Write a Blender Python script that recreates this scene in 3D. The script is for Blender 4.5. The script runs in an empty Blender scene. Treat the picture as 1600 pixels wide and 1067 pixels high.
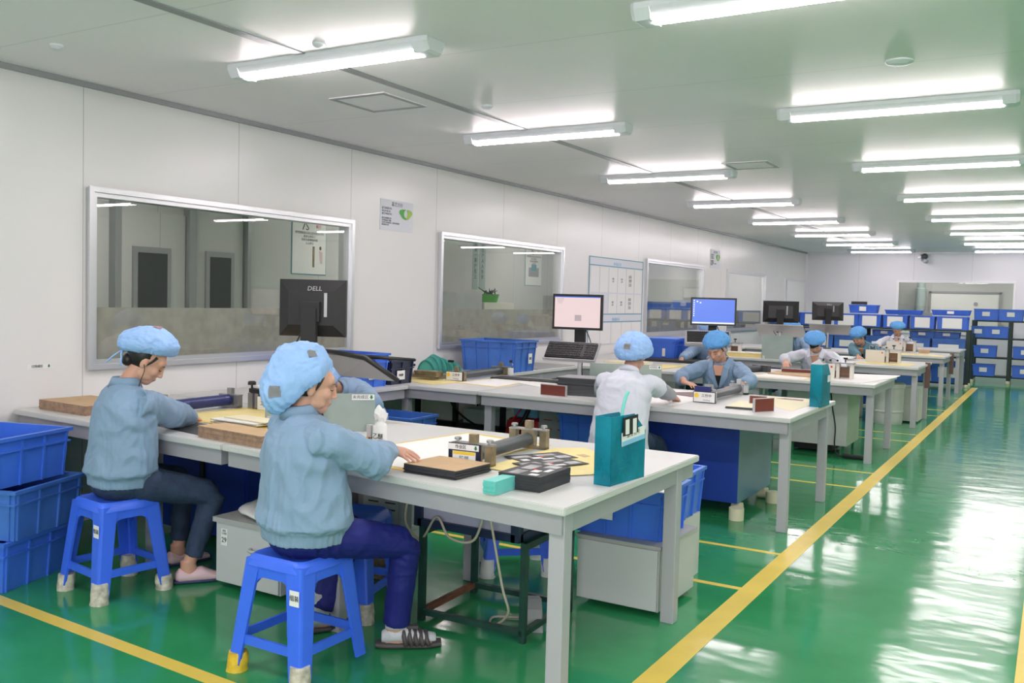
import bpy, bmesh, math, random
from mathutils import Vector, Matrix, noise
C = bpy.context.scene.collection
PI = math.pi
rnd = random.Random(7)
V = Vector
sc = bpy.context.scene

# ---------------------------------------------------------------- camera, world, exposure
YAW, PITCH, ROLL, FPX = 0.5347, -0.0473, 0.02584, 1438.2
cam_d = bpy.data.cameras.new('camera'); cam = bpy.data.objects.new('camera', cam_d); C.objects.link(cam)
cam_d.sensor_width = 36; cam_d.lens = 36 * FPX / 1600; cam_d.clip_start = .05; cam_d.clip_end = 100
_f = V((-math.sin(YAW) * math.cos(PITCH), math.cos(YAW) * math.cos(PITCH), math.sin(PITCH)))
_r = V((math.cos(YAW), math.sin(YAW), 0)); _u = _r.cross(_f)
_r2 = _r * math.cos(ROLL) + _u * math.sin(ROLL); _u2 = -_r * math.sin(ROLL) + _u * math.cos(ROLL)
_m = Matrix((( _r2.x, _u2.x, -_f.x, 0), (_r2.y, _u2.y, -_f.y, 0), (_r2.z, _u2.z, -_f.z, 1.5), (0, 0, 0, 1)))
cam.matrix_world = _m
sc.camera = cam
w = bpy.data.worlds.new('world'); sc.world = w; w.use_nodes = True
w.node_tree.nodes['Background'].inputs[0].default_value = (.75, .8, .85, 1)
w.node_tree.nodes['Background'].inputs[1].default_value = .35
sc.view_settings.view_transform = 'Standard'; sc.view_settings.look = 'None'
sc.view_settings.gamma = 1; sc.view_settings.use_curve_mapping = False
sc.view_settings.exposure = 0.10
LAMP = 46.0          # emission of the ceiling lamp diffusers
LAMP_NEXT = 62.0      # lamps of the adjoining rooms
_l = bpy.data.lights.new('front_fill', 'AREA'); _l.shape = 'RECTANGLE'; _l.size = 6.1; _l.size_y = 1.45; _l.energy = 190; _l.color = (.96, .90, .96)  # soft front fill added behind the camera, in place of a flash
_lo = bpy.data.objects.new('front_fill_light', _l); C.objects.link(_lo); _lo.location = (1.35, -3.02, 1.75); _lo.rotation_euler = (math.radians(90), 0, 0)
sc.cycles.use_denoising = True
sc.cycles.max_bounces = 8; sc.cycles.transparent_max_bounces = 16
sc.cycles.sample_clamp_indirect = 6; sc.cycles.caustics_reflective = False; sc.cycles.caustics_refractive = False

# ---------------------------------------------------------------- materials
M = {}
def mat(name, col, rough=.5, metal=0, spec=.5, emis=0, alpha=1, noise_amt=0, noise_scale=8, bump=0, bump_scale=60, coat=0, trans=0, sheen=0, sss=0):
    if name in M: return M[name]
    m = bpy.data.materials.new(name); m.use_nodes = True; nt = m.node_tree
    b = nt.nodes['Principled BSDF']
    b.inputs['Base Color'].default_value = (*col, 1); b.inputs['Roughness'].default_value = rough
    b.inputs['Metallic'].default_value = metal; b.inputs['Specular IOR Level'].default_value = spec
    b.inputs['Coat Weight'].default_value = coat; b.inputs['Alpha'].default_value = alpha
    b.inputs['Transmission Weight'].default_value = trans
    b.inputs['Sheen Weight'].default_value = sheen
    if sss:
        b.inputs['Subsurface Weight'].default_value = sss; b.inputs['Subsurface Scale'].default_value = .01
    if emis:
        b.inputs['Emission Color'].default_value = (*col, 1); b.inputs['Emission Strength'].default_value = emis
    if noise_amt or bump:
        tc = nt.nodes.new('ShaderNodeTexCoord')
    if noise_amt:
        n = nt.nodes.new('ShaderNodeTexNoise'); n.inputs['Scale'].default_value = noise_scale; n.inputs['Detail'].default_value = 5
        nt.links.new(tc.outputs['Object'], n.inputs['Vector'])
        mr = nt.nodes.new('ShaderNodeMapRange'); mr.inputs[1].default_value = .3; mr.inputs[2].default_value = .7
        mr.inputs[3].default_value = 1 - noise_amt; mr.inputs[4].default_value = 1 + noise_amt * .6
        nt.links.new(n.outputs['Fac'], mr.inputs[0])
        mx = nt.nodes.new('ShaderNodeVectorMath'); mx.operation = 'SCALE'; mx.inputs[0].default_value = col
        nt.links.new(mr.outputs[0], mx.inputs['Scale']); nt.links.new(mx.outputs[0], b.inputs['Base Color'])
    if bump:
        n2 = nt.nodes.new('ShaderNodeTexNoise'); n2.inputs['Scale'].default_value = bump_scale; n2.inputs['Detail'].default_value = 3
        nt.links.new(tc.outputs['Object'], n2.inputs['Vector'])
        bp = nt.nodes.new('ShaderNodeBump'); bp.inputs['Strength'].default_value = bump; bp.inputs['Distance'].default_value = .01
        nt.links.new(n2.outputs['Fac'], bp.inputs['Height']); nt.links.new(bp.outputs[0], b.inputs['Normal'])
    M[name] = m
    return m

def seam_mat(name, col, axis, step, off, width, dark, rough, bump=0, coat=0):
    """panel surface with thin joints every `step` metres along a world axis"""
    m = mat(name, col, rough, noise_amt=.03, noise_scale=.8, coat=coat)
    nt = m.node_tree; b = nt.nodes['Principled BSDF']
    src = b.inputs['Base Color'].links[0].from_socket
    g = nt.nodes.new('ShaderNodeNewGeometry'); s = nt.nodes.new('ShaderNodeSeparateXYZ'); nt.links.new(g.outputs['Position'], s.inputs[0])
    a = nt.nodes.new('ShaderNodeMath'); a.operation = 'SUBTRACT'; nt.links.new(s.outputs[axis], a.inputs[0]); a.inputs[1].default_value = off
    d = nt.nodes.new('ShaderNodeMath'); d.operation = 'FLOORED_MODULO'; nt.links.new(a.outputs[0], d.inputs[0]); d.inputs[1].default_value = step
    l = nt.nodes.new('ShaderNodeMath'); l.operation = 'LESS_THAN'; nt.links.new(d.outputs[0], l.inputs[0]); l.inputs[1].default_value = width
    mx = nt.nodes.new('ShaderNodeMix'); mx.data_type = 'RGBA'
    nt.links.new(l.outputs[0], mx.inputs[0]); nt.links.new(src, mx.inputs[6]); mx.inputs[7].default_value = (*dark, 1)
    nt.links.new(mx.outputs[2], b.inputs['Base Color'])
    # faint unevenness of the sheet metal
    tc = nt.nodes.new('ShaderNodeTexNoise'); tc.inputs['Scale'].default_value = 1.3; tc.inputs['Detail'].default_value = 2
    nt.links.new(g.outputs['Position'], tc.inputs['Vector'])
    bp = nt.nodes.new('ShaderNodeBump'); bp.inputs['Strength'].default_value = .25; bp.inputs['Distance'].default_value = .02
    nt.links.new(tc.outputs['Fac'], bp.inputs['Height']); nt.links.new(bp.outputs[0], b.inputs['Normal'])
    return m

WALL = seam_mat('wall_panel', (.78, .775, .76), 1, 1.275, 3.63, .005, (.42, .42, .42), .28)
WALLX = seam_mat('wall_panel_x', (.74, .745, .76), 0, 1.2, -5.3, .005, (.42, .42, .42), .35)
CEIL = seam_mat('ceiling_panel', (.93, .885, .895), 1, 1.16, 2.9, .007, (.72, .73, .72), .36)
CEIL.node_tree.nodes['Principled BSDF'].inputs['Specular IOR Level'].default_value = .14
NEXT = seam_mat('next_wall', (.55, .56, .545), 1, 1.2, .3, .006, (.3, .3, .3), .4)
mat('white', (.8, .8, .8), .45); mat('lampbody', (.75, .76, .8), .4)
mat('diffuser', (1, .875, .915), .5, emis=LAMP); mat('diffuser_next', (1, .93, .93), .5, emis=LAMP_NEXT)
mat('alu', (.72, .73, .75), .3, metal=.7); mat('alu_dark', (.33, .34, .35), .4, metal=.4)
mat('tabletop', (.62, .625, .61), .35, noise_amt=.04, noise_scale=3); mat('tableframe', (.38, .375, .405), .45, noise_amt=.05, noise_scale=5)
mat('tableleg', (.42, .415, .45), .45)
mat('bluebin', (.055, .18, .74), .38, noise_amt=.12, noise_scale=4); mat('bluebin_old', (.06, .18, .58), .45, noise_amt=.22, noise_scale=5)
mat('bluestool', (.05, .16, .90), .33, noise_amt=.06, noise_scale=9)
mat('navybin', (.015, .025, .065), .4); mat('bluecab', (.014, .045, .30), .35, noise_amt=.1, noise_scale=3); mat('tealcab', (.05, .17, .27), .3, noise_amt=.15, noise_scale=3)
mat('jacket', (.225, .34, .49), .8, noise_amt=.07, noise_scale=6, bump=.25, bump_scale=35, sheen=.1)
mat('jacket_dark', (.10, .22, .28), .85, noise_amt=.07, noise_scale=6, bump=.25, bump_scale=35)
mat('coat', (.66, .68, .76), .8, noise_amt=.03, noise_scale=6, bump=.25, bump_scale=35)
mat('greysleeve', (.30, .31, .33), .9, bump=.2)
mat('cap', (.33, .53, .90), .75, noise_amt=.06, noise_scale=14, bump=.25, bump_scale=50)
mat('cap_deep', (.12, .36, .74), .75, noise_amt=.06, noise_scale=14, bump=.25, bump_scale=50)
mat('tape', (.45, .45, .47), .6); mat('dirtytape', (.58, .55, .46), .5, noise_amt=.45, noise_scale=30)
mat('yellowtape', (.75, .5, .04), .5, noise_amt=.2, noise_scale=30)
mat('skin', (.60, .33, .235), .5, sss=.12, bump=.06, bump_scale=120); mat('lips', (.43, .17, .14), .45)
mat('hair', (.012, .01, .009), .45); mat('eye', (.02, .015, .012), .4)
mat('cuff_orange', (.80, .36, .14), .8)
mat('jeans', (.028, .05, .10), .85, noise_amt=.25, noise_scale=18, bump=.3, bump_scale=70); mat('navytrousers', (.006, .010, .165), .7, noise_amt=.08, bump=.2, bump_scale=30)
mat('pink', (.70, .50, .54), .7); mat('navysole', (.03, .04, .12), .6); mat('sock', (.55, .56, .6), .85, bump=.3, bump_scale=150)
mat('slipper', (.07, .06, .065), .6); mat('blackcloth', (.01, .01, .012), .8)
mat('black', (.012, .012, .013), .4); mat('blackmatte', (.02, .02, .021), .7); mat('darkgrey', (.06, .065, .07), .5)
mat('key', (.03, .03, .032), .5); mat('silver', (.55, .56, .58), .35, metal=.3)
mat('kraft', (.55, .38, .22), .8, noise_amt=.08, noise_scale=12); mat('kraftedge', (.36, .24, .16), .85, noise_amt=.3, noise_scale=40)
mat('paperwhite', (.82, .82, .80), .7); mat('paperyellow', (.78, .66, .28), .6, noise_amt=.06); mat('cream', (.80, .74, .52), .7)
mat('board', (.70, .72, .78), .45); mat('yellowline', (.74, .56, .09), .35, noise_amt=.05); mat('yellowedge', (.76, .56, .12), .5)
mat('steel', (.42, .42, .41), .35, metal=.8); mat('brass', (.33, .27, .17), .4, metal=.6, noise_amt=.3, noise_scale=25); mat('bronze', (.17, .10, .06), .5, metal=.4)
mat('ironblue', (.02, .022, .05), .4, metal=.3, noise_amt=.2); mat('roller', (.055, .07, .075), .35); mat('rollerblue', (.02, .03, .14), .35)
mat('inkblack', (.03, .032, .036), .55, noise_amt=.15, noise_scale=20); mat('teal', (.02, .42, .38), .4); mat('mint', (.16, .62, .56), .4, noise_amt=.08)
mat('mint_dark', (.10, .50, .42), .4); mat('redbrown', (.16, .035, .02), .4); mat('brown', (.17, .09, .08), .45)
mat('red', (.5, .01, .02), .4); mat('ink', (.02, .02, .025), .7); mat('inkgrey', (.25, .26, .28), .7); mat('green', (.01, .17, .06), .6); mat('leaf', (.08, .42, .05), .5)
mat('leaf_light', (.35, .55, .06), .5); mat('amber', (.85, .6, .05), .5); mat('skyblue', (.25, .55, .8), .5); mat('orange', (.75, .28, .02), .5)
mat('greypc', (.34, .345, .36), .5); mat('greypc_dark', (.02, .02, .02), .6); mat('drum', (.58, .58, .55), .4, noise_amt=.1, noise_scale=4)
mat('cabinet', (.56, .57, .575), .45); mat('cabinet_edge', (.42, .42, .41), .5); mat('lilac', (.42, .42, .56), .4); mat('bag', (.75, .75, .74), .5, bump=.5, bump_scale=14)
mat('rackgreen', (.012, .055, .04), .5, noise_amt=.3, noise_scale=12); mat('rust', (.2, .075, .04), .7, noise_amt=.3, noise_scale=20); mat('cable', (.5, .45, .36), .5)
mat('cable_black', (.01, .01, .01), .5); mat('wheel', (.75, .70, .50), .5); mat('shelfgreen', (.008, .028, .024), .5)
mat('greencab', (.40, .50, .40), .45, noise_amt=.1, noise_scale=2); mat('machine', (.56, .565, .55), .45, noise_amt=.07, noise_scale=2); mat('applianc', (.70, .67, .60), .5)
mat('silver_print', (.55, .55, .56), .25, noise_amt=.5, noise_scale=9); mat('jarglass', (.8, .82, .82), .1)
mat('doorglass', (.03, .03, .035), .1); mat('boardblue', (.10, .33, .42), .5); mat('darkscreenback', (.012, .012, .013), .5)

def emis(name, col, s):
    m = mat(name, (.02, .02, .02), .25); b = m.node_tree.nodes['Principled BSDF']
    b.inputs['Emission Color'].default_value = (*col, 1); b.inputs['Emission Strength'].default_value = s; return m
emis('screen_pink', (1, .78, .78), .78); emis('screen_blue', (.08, .22, .95), .8); emis('screen_white', (.9, .92, 1), 1.0)
emis('screen_grey', (.55, .45, .48), .8)

def clear_mat(name, col, tint, refl, rough=0.0):
    """clear sheet: passes light tinted, reflects by angle"""
    m = bpy.data.materials.new(name); m.use_nodes = True; nt = m.node_tree; nt.nodes.clear()
    o = nt.nodes.new('ShaderNodeOutputMaterial'); t = nt.nodes.new('ShaderNodeBsdfTransparent'); t.inputs[0].default_value = (*tint, 1)
    g = nt.nodes.new('ShaderNodeBsdfGlossy'); g.inputs['Roughness'].default_value = rough; g.inputs['Color'].default_value = (*col, 1)
    lw = nt.nodes.new('ShaderNodeLayerWeight'); pw = nt.nodes.new('ShaderNodeMath'); pw.operation = 'POWER'; pw.inputs[1].default_value = 4.5; nt.links.new(lw.outputs['Facing'], pw.inputs[0])
    fr = nt.nodes.new('ShaderNodeMapRange'); fr.inputs[3].default_value = refl; fr.inputs[4].default_value = 1; nt.links.new(pw.outputs[0], fr.inputs[0])
    x = nt.nodes.new('ShaderNodeMixShader'); nt.links.new(fr.outputs[0], x.inputs[0]); nt.links.new(t.outputs[0], x.inputs[1]); nt.links.new(g.outputs[0], x.inputs[2])
    nt.links.new(x.outputs[0], o.inputs[0]); M[name] = m; return m
clear_mat('glass', (1, 1, 1), (.93, .93, .915), .035)
clear_mat('bottleclear', (1, 1, 1), (.9, .92, .92), .04)
def film_mat(name, col, op, rough=.3, noise_scale=7, amt=.25):
    """half see-through coloured sheet"""
    m = bpy.data.materials.new(name); m.use_nodes = True; nt = m.node_tree; nt.nodes.clear()
    o = nt.nodes.new('ShaderNodeOutputMaterial'); t = nt.nodes.new('ShaderNodeBsdfTransparent'); t.inputs[0].default_value = (*[min(1, c * 1.2 + .25) for c in col], 1)
    p = nt.nodes.new('ShaderNodeBsdfPrincipled'); p.inputs['Base Color'].default_value = (*col, 1); p.inputs['Roughness'].default_value = rough
    tc = nt.nodes.new('ShaderNodeTexCoord'); n = nt.nodes.new('ShaderNodeTexNoise'); n.inputs['Scale'].default_value = noise_scale; n.inputs['Detail'].default_value = 6
    nt.links.new(tc.outputs['Object'], n.inputs['Vector'])
    mr = nt.nodes.new('ShaderNodeMapRange'); mr.inputs[1].default_value = .3; mr.inputs[2].default_value = .7; mr.inputs[3].default_value = max(0, op - amt * .3); mr.inputs[4].default_value = min(1, op + amt * .3)
    nt.links.new(n.outputs['Fac'], mr.inputs[0])
    mr2 = nt.nodes.new('ShaderNodeMapRange'); mr2.inputs[1].default_value = .3; mr2.inputs[2].default_value = .7; mr2.inputs[3].default_value = 1 - amt; mr2.inputs[4].default_value = 1 + amt
    nt.links.new(n.outputs['Fac'], mr2.inputs[0])
    sc_ = nt.nodes.new('ShaderNodeVectorMath'); sc_.operation = 'SCALE'; sc_.inputs[0].default_value = col; nt.links.new(mr2.outputs[0], sc_.inputs['Scale']); nt.links.new(sc_.outputs[0], p.inputs['Base Color'])
    x = nt.nodes.new('ShaderNodeMixShader'); nt.links.new(mr.outputs[0], x.inputs[0]); nt.links.new(t.outputs[0], x.inputs[1]); nt.links.new(p.outputs[0], x.inputs[2])
    nt.links.new(x.outputs[0], o.inputs[0]); M[name] = m; return m
film_mat('frost', (.44, .445, .39), .88, .35, 9, .12)
film_mat('partition', (.42, .50, .46), .72, .15, 5, .06)
film_mat('tealplastic', (.015, .34, .44), .52, .15, 6, .25)
film_mat('tealsheet', (.02, .36, .40), .35, .15, 6, .2)
film_mat('banner', (.42, .52, .50), .8, .4, 5, .05)

def floor_mat():
    m = mat('floor_epoxy', (.022, .24, .07), .12, spec=.5)
    nt = m.node_tree; b = nt.nodes['Principled BSDF']
    g = nt.nodes.new('ShaderNodeNewGeometry')
    n = nt.nodes.new('ShaderNodeTexNoise'); n.inputs['Scale'].default_value = .9; n.inputs['Detail'].default_value = 7; n.inputs['Roughness'].default_value = .6
    nt.links.new(g.outputs['Position'], n.inputs['Vector'])
    r = nt.nodes.new('ShaderNodeValToRGB'); r.color_ramp.elements[0].position = .3; r.color_ramp.elements[0].color = (.018, .22, .072, 1)
    r.color_ramp.elements[1].position = .75; r.color_ramp.elements[1].color = (.045, .33, .135, 1)
    nt.links.new(n.outputs['Fac'], r.inputs[0])
    # pale scuffs
    n3 = nt.nodes.new('ShaderNodeTexNoise'); n3.inputs['Scale'].default_value = 3.2; n3.inputs['Detail'].default_value = 9; n3.inputs['Roughness'].default_value = .75; n3.inputs['Distortion'].default_value = 1.2
    nt.links.new(g.outputs['Position'], n3.inputs['Vector'])
    s3 = nt.nodes.new('ShaderNodeMapRange'); s3.inputs[1].default_value = .63; s3.inputs[2].default_value = .8; s3.inputs[3].default_value = 0; s3.inputs[4].default_value = .35
    nt.links.new(n3.outputs['Fac'], s3.inputs[0])
    mx = nt.nodes.new('ShaderNodeMix'); mx.data_type = 'RGBA'; nt.links.new(s3.outputs[0], mx.inputs[0]); nt.links.new(r.outputs[0], mx.inputs[6]); mx.inputs[7].default_value = (.30, .48, .38, 1)
    nt.links.new(mx.outputs[2], b.inputs['Base Color'])
    # trowel waves of the poured coating
    mp = nt.nodes.new('ShaderNodeMapping'); mp.inputs['Rotation'].default_value = (0, 0, .35); mp.inputs['Scale'].default_value = (2.2, 4.2, 1); nt.links.new(g.outputs['Position'], mp.inputs[0])
    n2 = nt.nodes.new('ShaderNodeTexNoise'); n2.inputs['Scale'].default_value = 1.1; n2.inputs['Detail'].default_value = 2.0; n2.inputs['Roughness'].default_value = .45; nt.links.new(mp.outputs[0], n2.inputs['Vector'])
    bp = nt.nodes.new('ShaderNodeBump'); bp.inputs['Strength'].default_value = .34; bp.inputs['Distance'].default_value = .012
    nt.links.new(n2.outputs['Fac'], bp.inputs['Height']); nt.links.new(bp.outputs[0], b.inputs['Normal'])
    return m
floor_mat()

# ---------------------------------------------------------------- mesh helpers
class MB:
    def __init__(s): s.bm = bmesh.new()
    def face(s, pts):
        vs = [s.bm.verts.new(p) for p in pts]; s.bm.faces.new(vs); return s
    def box(s, c, d, rz=0, bev=0, taper=1, m4=None):
        """box centred at c, size d; taper scales the bottom"""
        hx, hy, hz = d[0] / 2, d[1] / 2, d[2] / 2
        vs = []
        R = Matrix.Rotation(rz, 4, 'Z') if rz else None
        for z in (-1, 1):
            k = taper if z < 0 else 1
            for x, y in ((-1, -1), (1, -1), (1, 1), (-1, 1)):
                p = V((x * hx * k, y * hy * k, z * hz))
                if R: p = R @ p
                p = p + V(c)
                if m4: p = m4 @ p
                vs.append(s.bm.verts.new(p))
        fs = [s.bm.faces.new([vs[i] for i in f]) for f in ((3, 2, 1, 0), (4, 5, 6, 7), (0, 1, 5, 4), (1, 2, 6, 5), (2, 3, 7, 6), (3, 0, 4, 7))]
        if bev:
            es = set(e for f in fs for e in f.edges)
            bmesh.ops.bevel(s.bm, geom=list(es), offset=bev, segments=2, affect='EDGES', profile=.6)
        return s
    def bx(s, x0, x1, y0, y1, z0, z1, bev=0):
        return s.box(((x0 + x1) / 2, (y0 + y1) / 2, (z0 + z1) / 2), (abs(x1 - x0), abs(y1 - y0), abs(z1 - z0)), bev=bev)
    def prism(s, poly, z0, z1):
        """upright prism over a plan polygon"""
        n = len(poly); a = [s.bm.verts.new((x, y, z0)) for x, y in poly]; b = [s.bm.verts.new((x, y, z1)) for x, y in poly]
        s.bm.faces.new(a[::-1]); s.bm.faces.new(b)
        for i in range(n): s.bm.faces.new((a[i], a[(i + 1) % n], b[(i + 1) % n], b[i]))
        return s
    def slab(s, pts, thick, nrm):
        """flat polygon pts (3-D) given a thickness along nrm"""
        nrm = V(nrm) * thick; a = [s.bm.verts.new(V(p)) for p in pts]; b = [s.bm.verts.new(V(p) + nrm) for p in pts]
        n = len(pts); s.bm.faces.new(a[::-1]); s.bm.faces.new(b)
        for i in range(n): s.bm.faces.new((a[i], a[(i + 1) % n], b[(i + 1) % n], b[i]))
        return s
    def rings(s, rs, cap=True, closed=False):
        vr = [[s.bm.verts.new(p) for p in r] for r in rs]; n = len(rs[0])
        for i in range(len(vr) - 1):
            for j in range(n): s.bm.faces.new((vr[i][j], vr[i][(j + 1) % n], vr[i + 1][(j + 1) % n], vr[i + 1][j]))
        if closed:
            for j in range(n): s.bm.faces.new((vr[-1][j], vr[-1][(j + 1) % n], vr[0][(j + 1) % n], vr[0][j]))
        elif cap:
            s.bm.faces.new(vr[0][::-1]); s.bm.faces.new(vr[-1])
        return s
    def tube(s, path, r, n=10, cap=True):
        path = [V(p) for p in path]; rs = []
        rr = r if isinstance(r, (list, tuple)) else [r] * len(path)
        up = V((0, 0, 1)); prev = None
        for i, p in enumerate(path):
            t = (path[min(i + 1, len(path) - 1)] - path[max(i - 1, 0)]).normalized()
            if prev is None:
                a = t.cross(up) if abs(t.dot(up)) < .95 else t.cross(V((1, 0, 0)))
            else: a = prev - t * prev.dot(t)
            a.normalize(); prev = a; b = t.cross(a)
            rs.append([p + (a * math.cos(2 * PI * k / n) + b * math.sin(2 * PI * k / n)) * rr[i] for k in range(n)])
        return s.rings(rs, cap)
    def cyl(s, p0, p1, r, n=20, r2=None): return s.tube([p0, p1], [r, r2 if r2 is not None else r], n)
    def frame(s, axis, a0, a1, u0, u1, v0, v1, t):
        """rectangular frame of bar width t; axis = the thin direction"""
        def P(a, u, v): return V((a, u, v)) if axis == 'x' else V((u, a, v)) if axis == 'y' else V((u, v, a))
        def rc(a, o): return [P(a, u0 + o, v0 + o), P(a, u1 - o, v0 + o), P(a, u1 - o, v1 - o), P(a, u0 + o, v1 - o)]
        return s.rings([rc(a0, 0), rc(a0, t), rc(a1, t), rc(a1, 0)], closed=True)
    def lathe(s, prof, c=(0, 0, 0), n=28):
        rs = [[V(c) + V((r * math.cos(2 * PI * k / n), r * math.sin(2 * PI * k / n), z)) for k in range(n)] for r, z in prof]
        return s.rings(rs)
    def ell(s, c, r, m3=None, nu=16, nv=10):
        c = V(c); rs = []
        for i in range(1, nv):
            ph = PI * i / nv
            ring = []
            for k in range(nu):
                p = V((r[0] * math.sin(ph) * math.cos(2 * PI * k / nu), r[1] * math.sin(ph) * math.sin(2 * PI * k / nu), -r[2] * math.cos(ph)))
                if m3: p = m3 @ p
                ring.append(c + p)
            rs.append(ring)
        return s.rings(rs)
    def loft(s, secs, n=20, e=2.0):
        """secs: (centre, side vector, front vector) with lengths as half widths"""
        rs = []
        for c, a, b in secs:
            ring = []
            for k in range(n):
                t = 2 * PI * k / n; ct, st = math.cos(t), math.sin(t)
                ring.append(V(c) + V(a) * math.copysign(abs(ct) ** (2 / e), ct) + V(b) * math.copysign(abs(st) ** (2 / e), st))
            rs.append(ring)
        return s.rings(rs)
    def wire(s, path, r, res=6): return s.tube(spline(path, res), r, 8)
    def build(s, name, m, parent=None, smooth=False, ang=None):
        bmesh.ops.recalc_face_normals(s.bm, faces=s.bm.faces)
        me = bpy.data.meshes.new(name); s.bm.to_mesh(me); s.bm.free()
        me.materials.append(M[m] if isinstance(m, str) else m)
        if smooth: me.polygons.foreach_set('use_smooth', [True] * len(me.polygons))
        o = bpy.data.objects.new(name, me); C.objects.link(o)
        if smooth and ang:
            try: me.set_sharp_from_angle(angle=math.radians(ang))
            except Exception: pass
        if parent: o.parent = parent
        return o

def spline(path, res=6):
    p = [V(q) for q in path]; p = [p[0]] + p + [p[-1]]; out = []
    for i in range(1, len(p) - 2):
        for k in range(res):
            t = k / res; a, b, c, d = p[i - 1], p[i], p[i + 1], p[i + 2]
            out.append(.5 * ((2 * b) + (c - a) * t + (2 * a - 5 * b + 4 * c - d) * t * t + (3 * b - a - 3 * c + d) * t ** 3))
    out.append(p[-2]); return out

def tag(o, label=None, cat=None, group=None, kind=None):
    if label: o['label'] = label
    if cat: o['category'] = cat
    if group: o['group'] = group
    if kind: o['kind'] = kind
    return o
def thing(name, label, cat, loc=(0, 0, 0), rz=0, group=None):
    o = bpy.data.objects.new(name, None); C.objects.link(o); o.location = loc; o.rotation_euler = (0, 0, rz); o.empty_display_size = .1
    return tag(o, label, cat, group)
def struct(o): o['kind'] = 'structure'; return o
def copy_tree(o, loc=None, rz=None, label=None, group=None, parent=None):
    c = o.copy(); C.objects.link(c)
    if parent: c.parent = parent
    for ch in list(o.children): copy_tree(ch, parent=c)
    if loc is not None: c.location = loc
    if rz is not None: c.rotation_euler = (0, 0, rz)
    if label: c['label'] = label
    if group: c['group'] = group
    return c

def text(body, size, m, parent, origin, right, up, name='lettering', align='CENTER', squash=1.0, thick=.0006):
    """writing as thin solid letters, centred on origin in the plane right/up"""
    cu = bpy.data.curves.new('t', 'FONT'); cu.body = body; cu.size = size; cu.align_x = align; cu.align_y = 'CENTER'; cu.extrude = thick; cu.resolution_u = 2
    cu.space_line = 1.15
    ob = bpy.data.objects.new('t', cu); C.objects.link(ob)
    dg = bpy.context.evaluated_depsgraph_get(); dg.update()
    me = bpy.data.meshes.new_from_object(ob.evaluated_get(dg)); bpy.data.objects.remove(ob); bpy.data.curves.remove(cu)
    r = V(right).normalized(); u = V(up).normalized(); nn = r.cross(u)
    mt = Matrix(((r.x * squash, u.x, nn.x, origin[0]), (r.y * squash, u.y, nn.y, origin[1]), (r.z * squash, u.z, nn.z, origin[2]), (0, 0, 0, 1)))
    me.transform(mt); me.materials.clear(); me.materials.append(M[m])
    o = bpy.data.objects.new(name, me); C.objects.link(o)
    if parent: o.parent = parent
    return o

def plate(c, right, up, w, h, t=.002):
    """MB slab facing right x up"""
    r, u = V(right).normalized(), V(up).normalized(); c = V(c); n = r.cross(u)
    return MB().slab([c - r * w / 2 - u * h / 2, c + r * w / 2 - u * h / 2, c + r * w / 2 + u * h / 2, c - r * w / 2 + u * h / 2], t, n)
# ================================================================ the room
XL, YF, ZC, XB = -5.32, 22.9, 2.78, -8.0
wins = [(3.68, 6.17), (7.53, 10.12), (12.84, 15.36), (16.72, 19.27)]; WZ0, WZ1 = 1.0, 2.11
b = MB().bx(XB - .1, 4.7, -3.1, 25.7, -.12, 0); struct(b.build('floor', 'floor_epoxy'))
b = MB().bx(XB - .1, 4.7, -3.1, 25.7, ZC, ZC + .1); struct(b.build('ceiling', CEIL))
b = MB(); ys = [-3.0]
for a, c in wins: ys += [a, c]
ys.append(YF)
for i in range(0, len(ys), 2): b.bx(XL - .08, XL, ys[i], ys[i + 1], 0, ZC)
for a, c in wins: b.bx(XL - .08, XL, a, c, 0, WZ0); b.bx(XL - .08, XL, a, c, WZ1, ZC)
struct(b.build('wall_left', WALL))
fx0, fx1, fz0, fz1 = -3.2, -.87, .98, 2.09
b = MB().bx(XB, fx0, YF, YF + .08, 0, ZC).bx(fx1, 4.6, YF, YF + .08, 0, ZC).bx(fx0, fx1, YF, YF + .08, 0, fz0).bx(fx0, fx1, YF, YF + .08, fz1, ZC)
struct(b.build('wall_far', WALLX))
struct(MB().bx(4.6, 4.7, -3.0, YF, 0, ZC).build('wall_right', WALL)); struct(MB().bx(XB, -1.75, -3.0, -2.9, 0, ZC).bx(4.45, 4.7, -3.0, -2.9, 0, ZC).bx(-1.75, 4.45, -3.0, -2.9, 0, 1.0).bx(-1.75, 4.45, -3.0, -2.9, 2.5, ZC).build('wall_back', WALLX))
g = thing('window_6', None, None); struct(g); MB().frame('y', -3.0, -2.88, -1.80, 4.5, .95, 2.55, .05).build('window_frame', 'white', g)  # unseen window and its wall opening, added to let the front fill in
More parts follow.
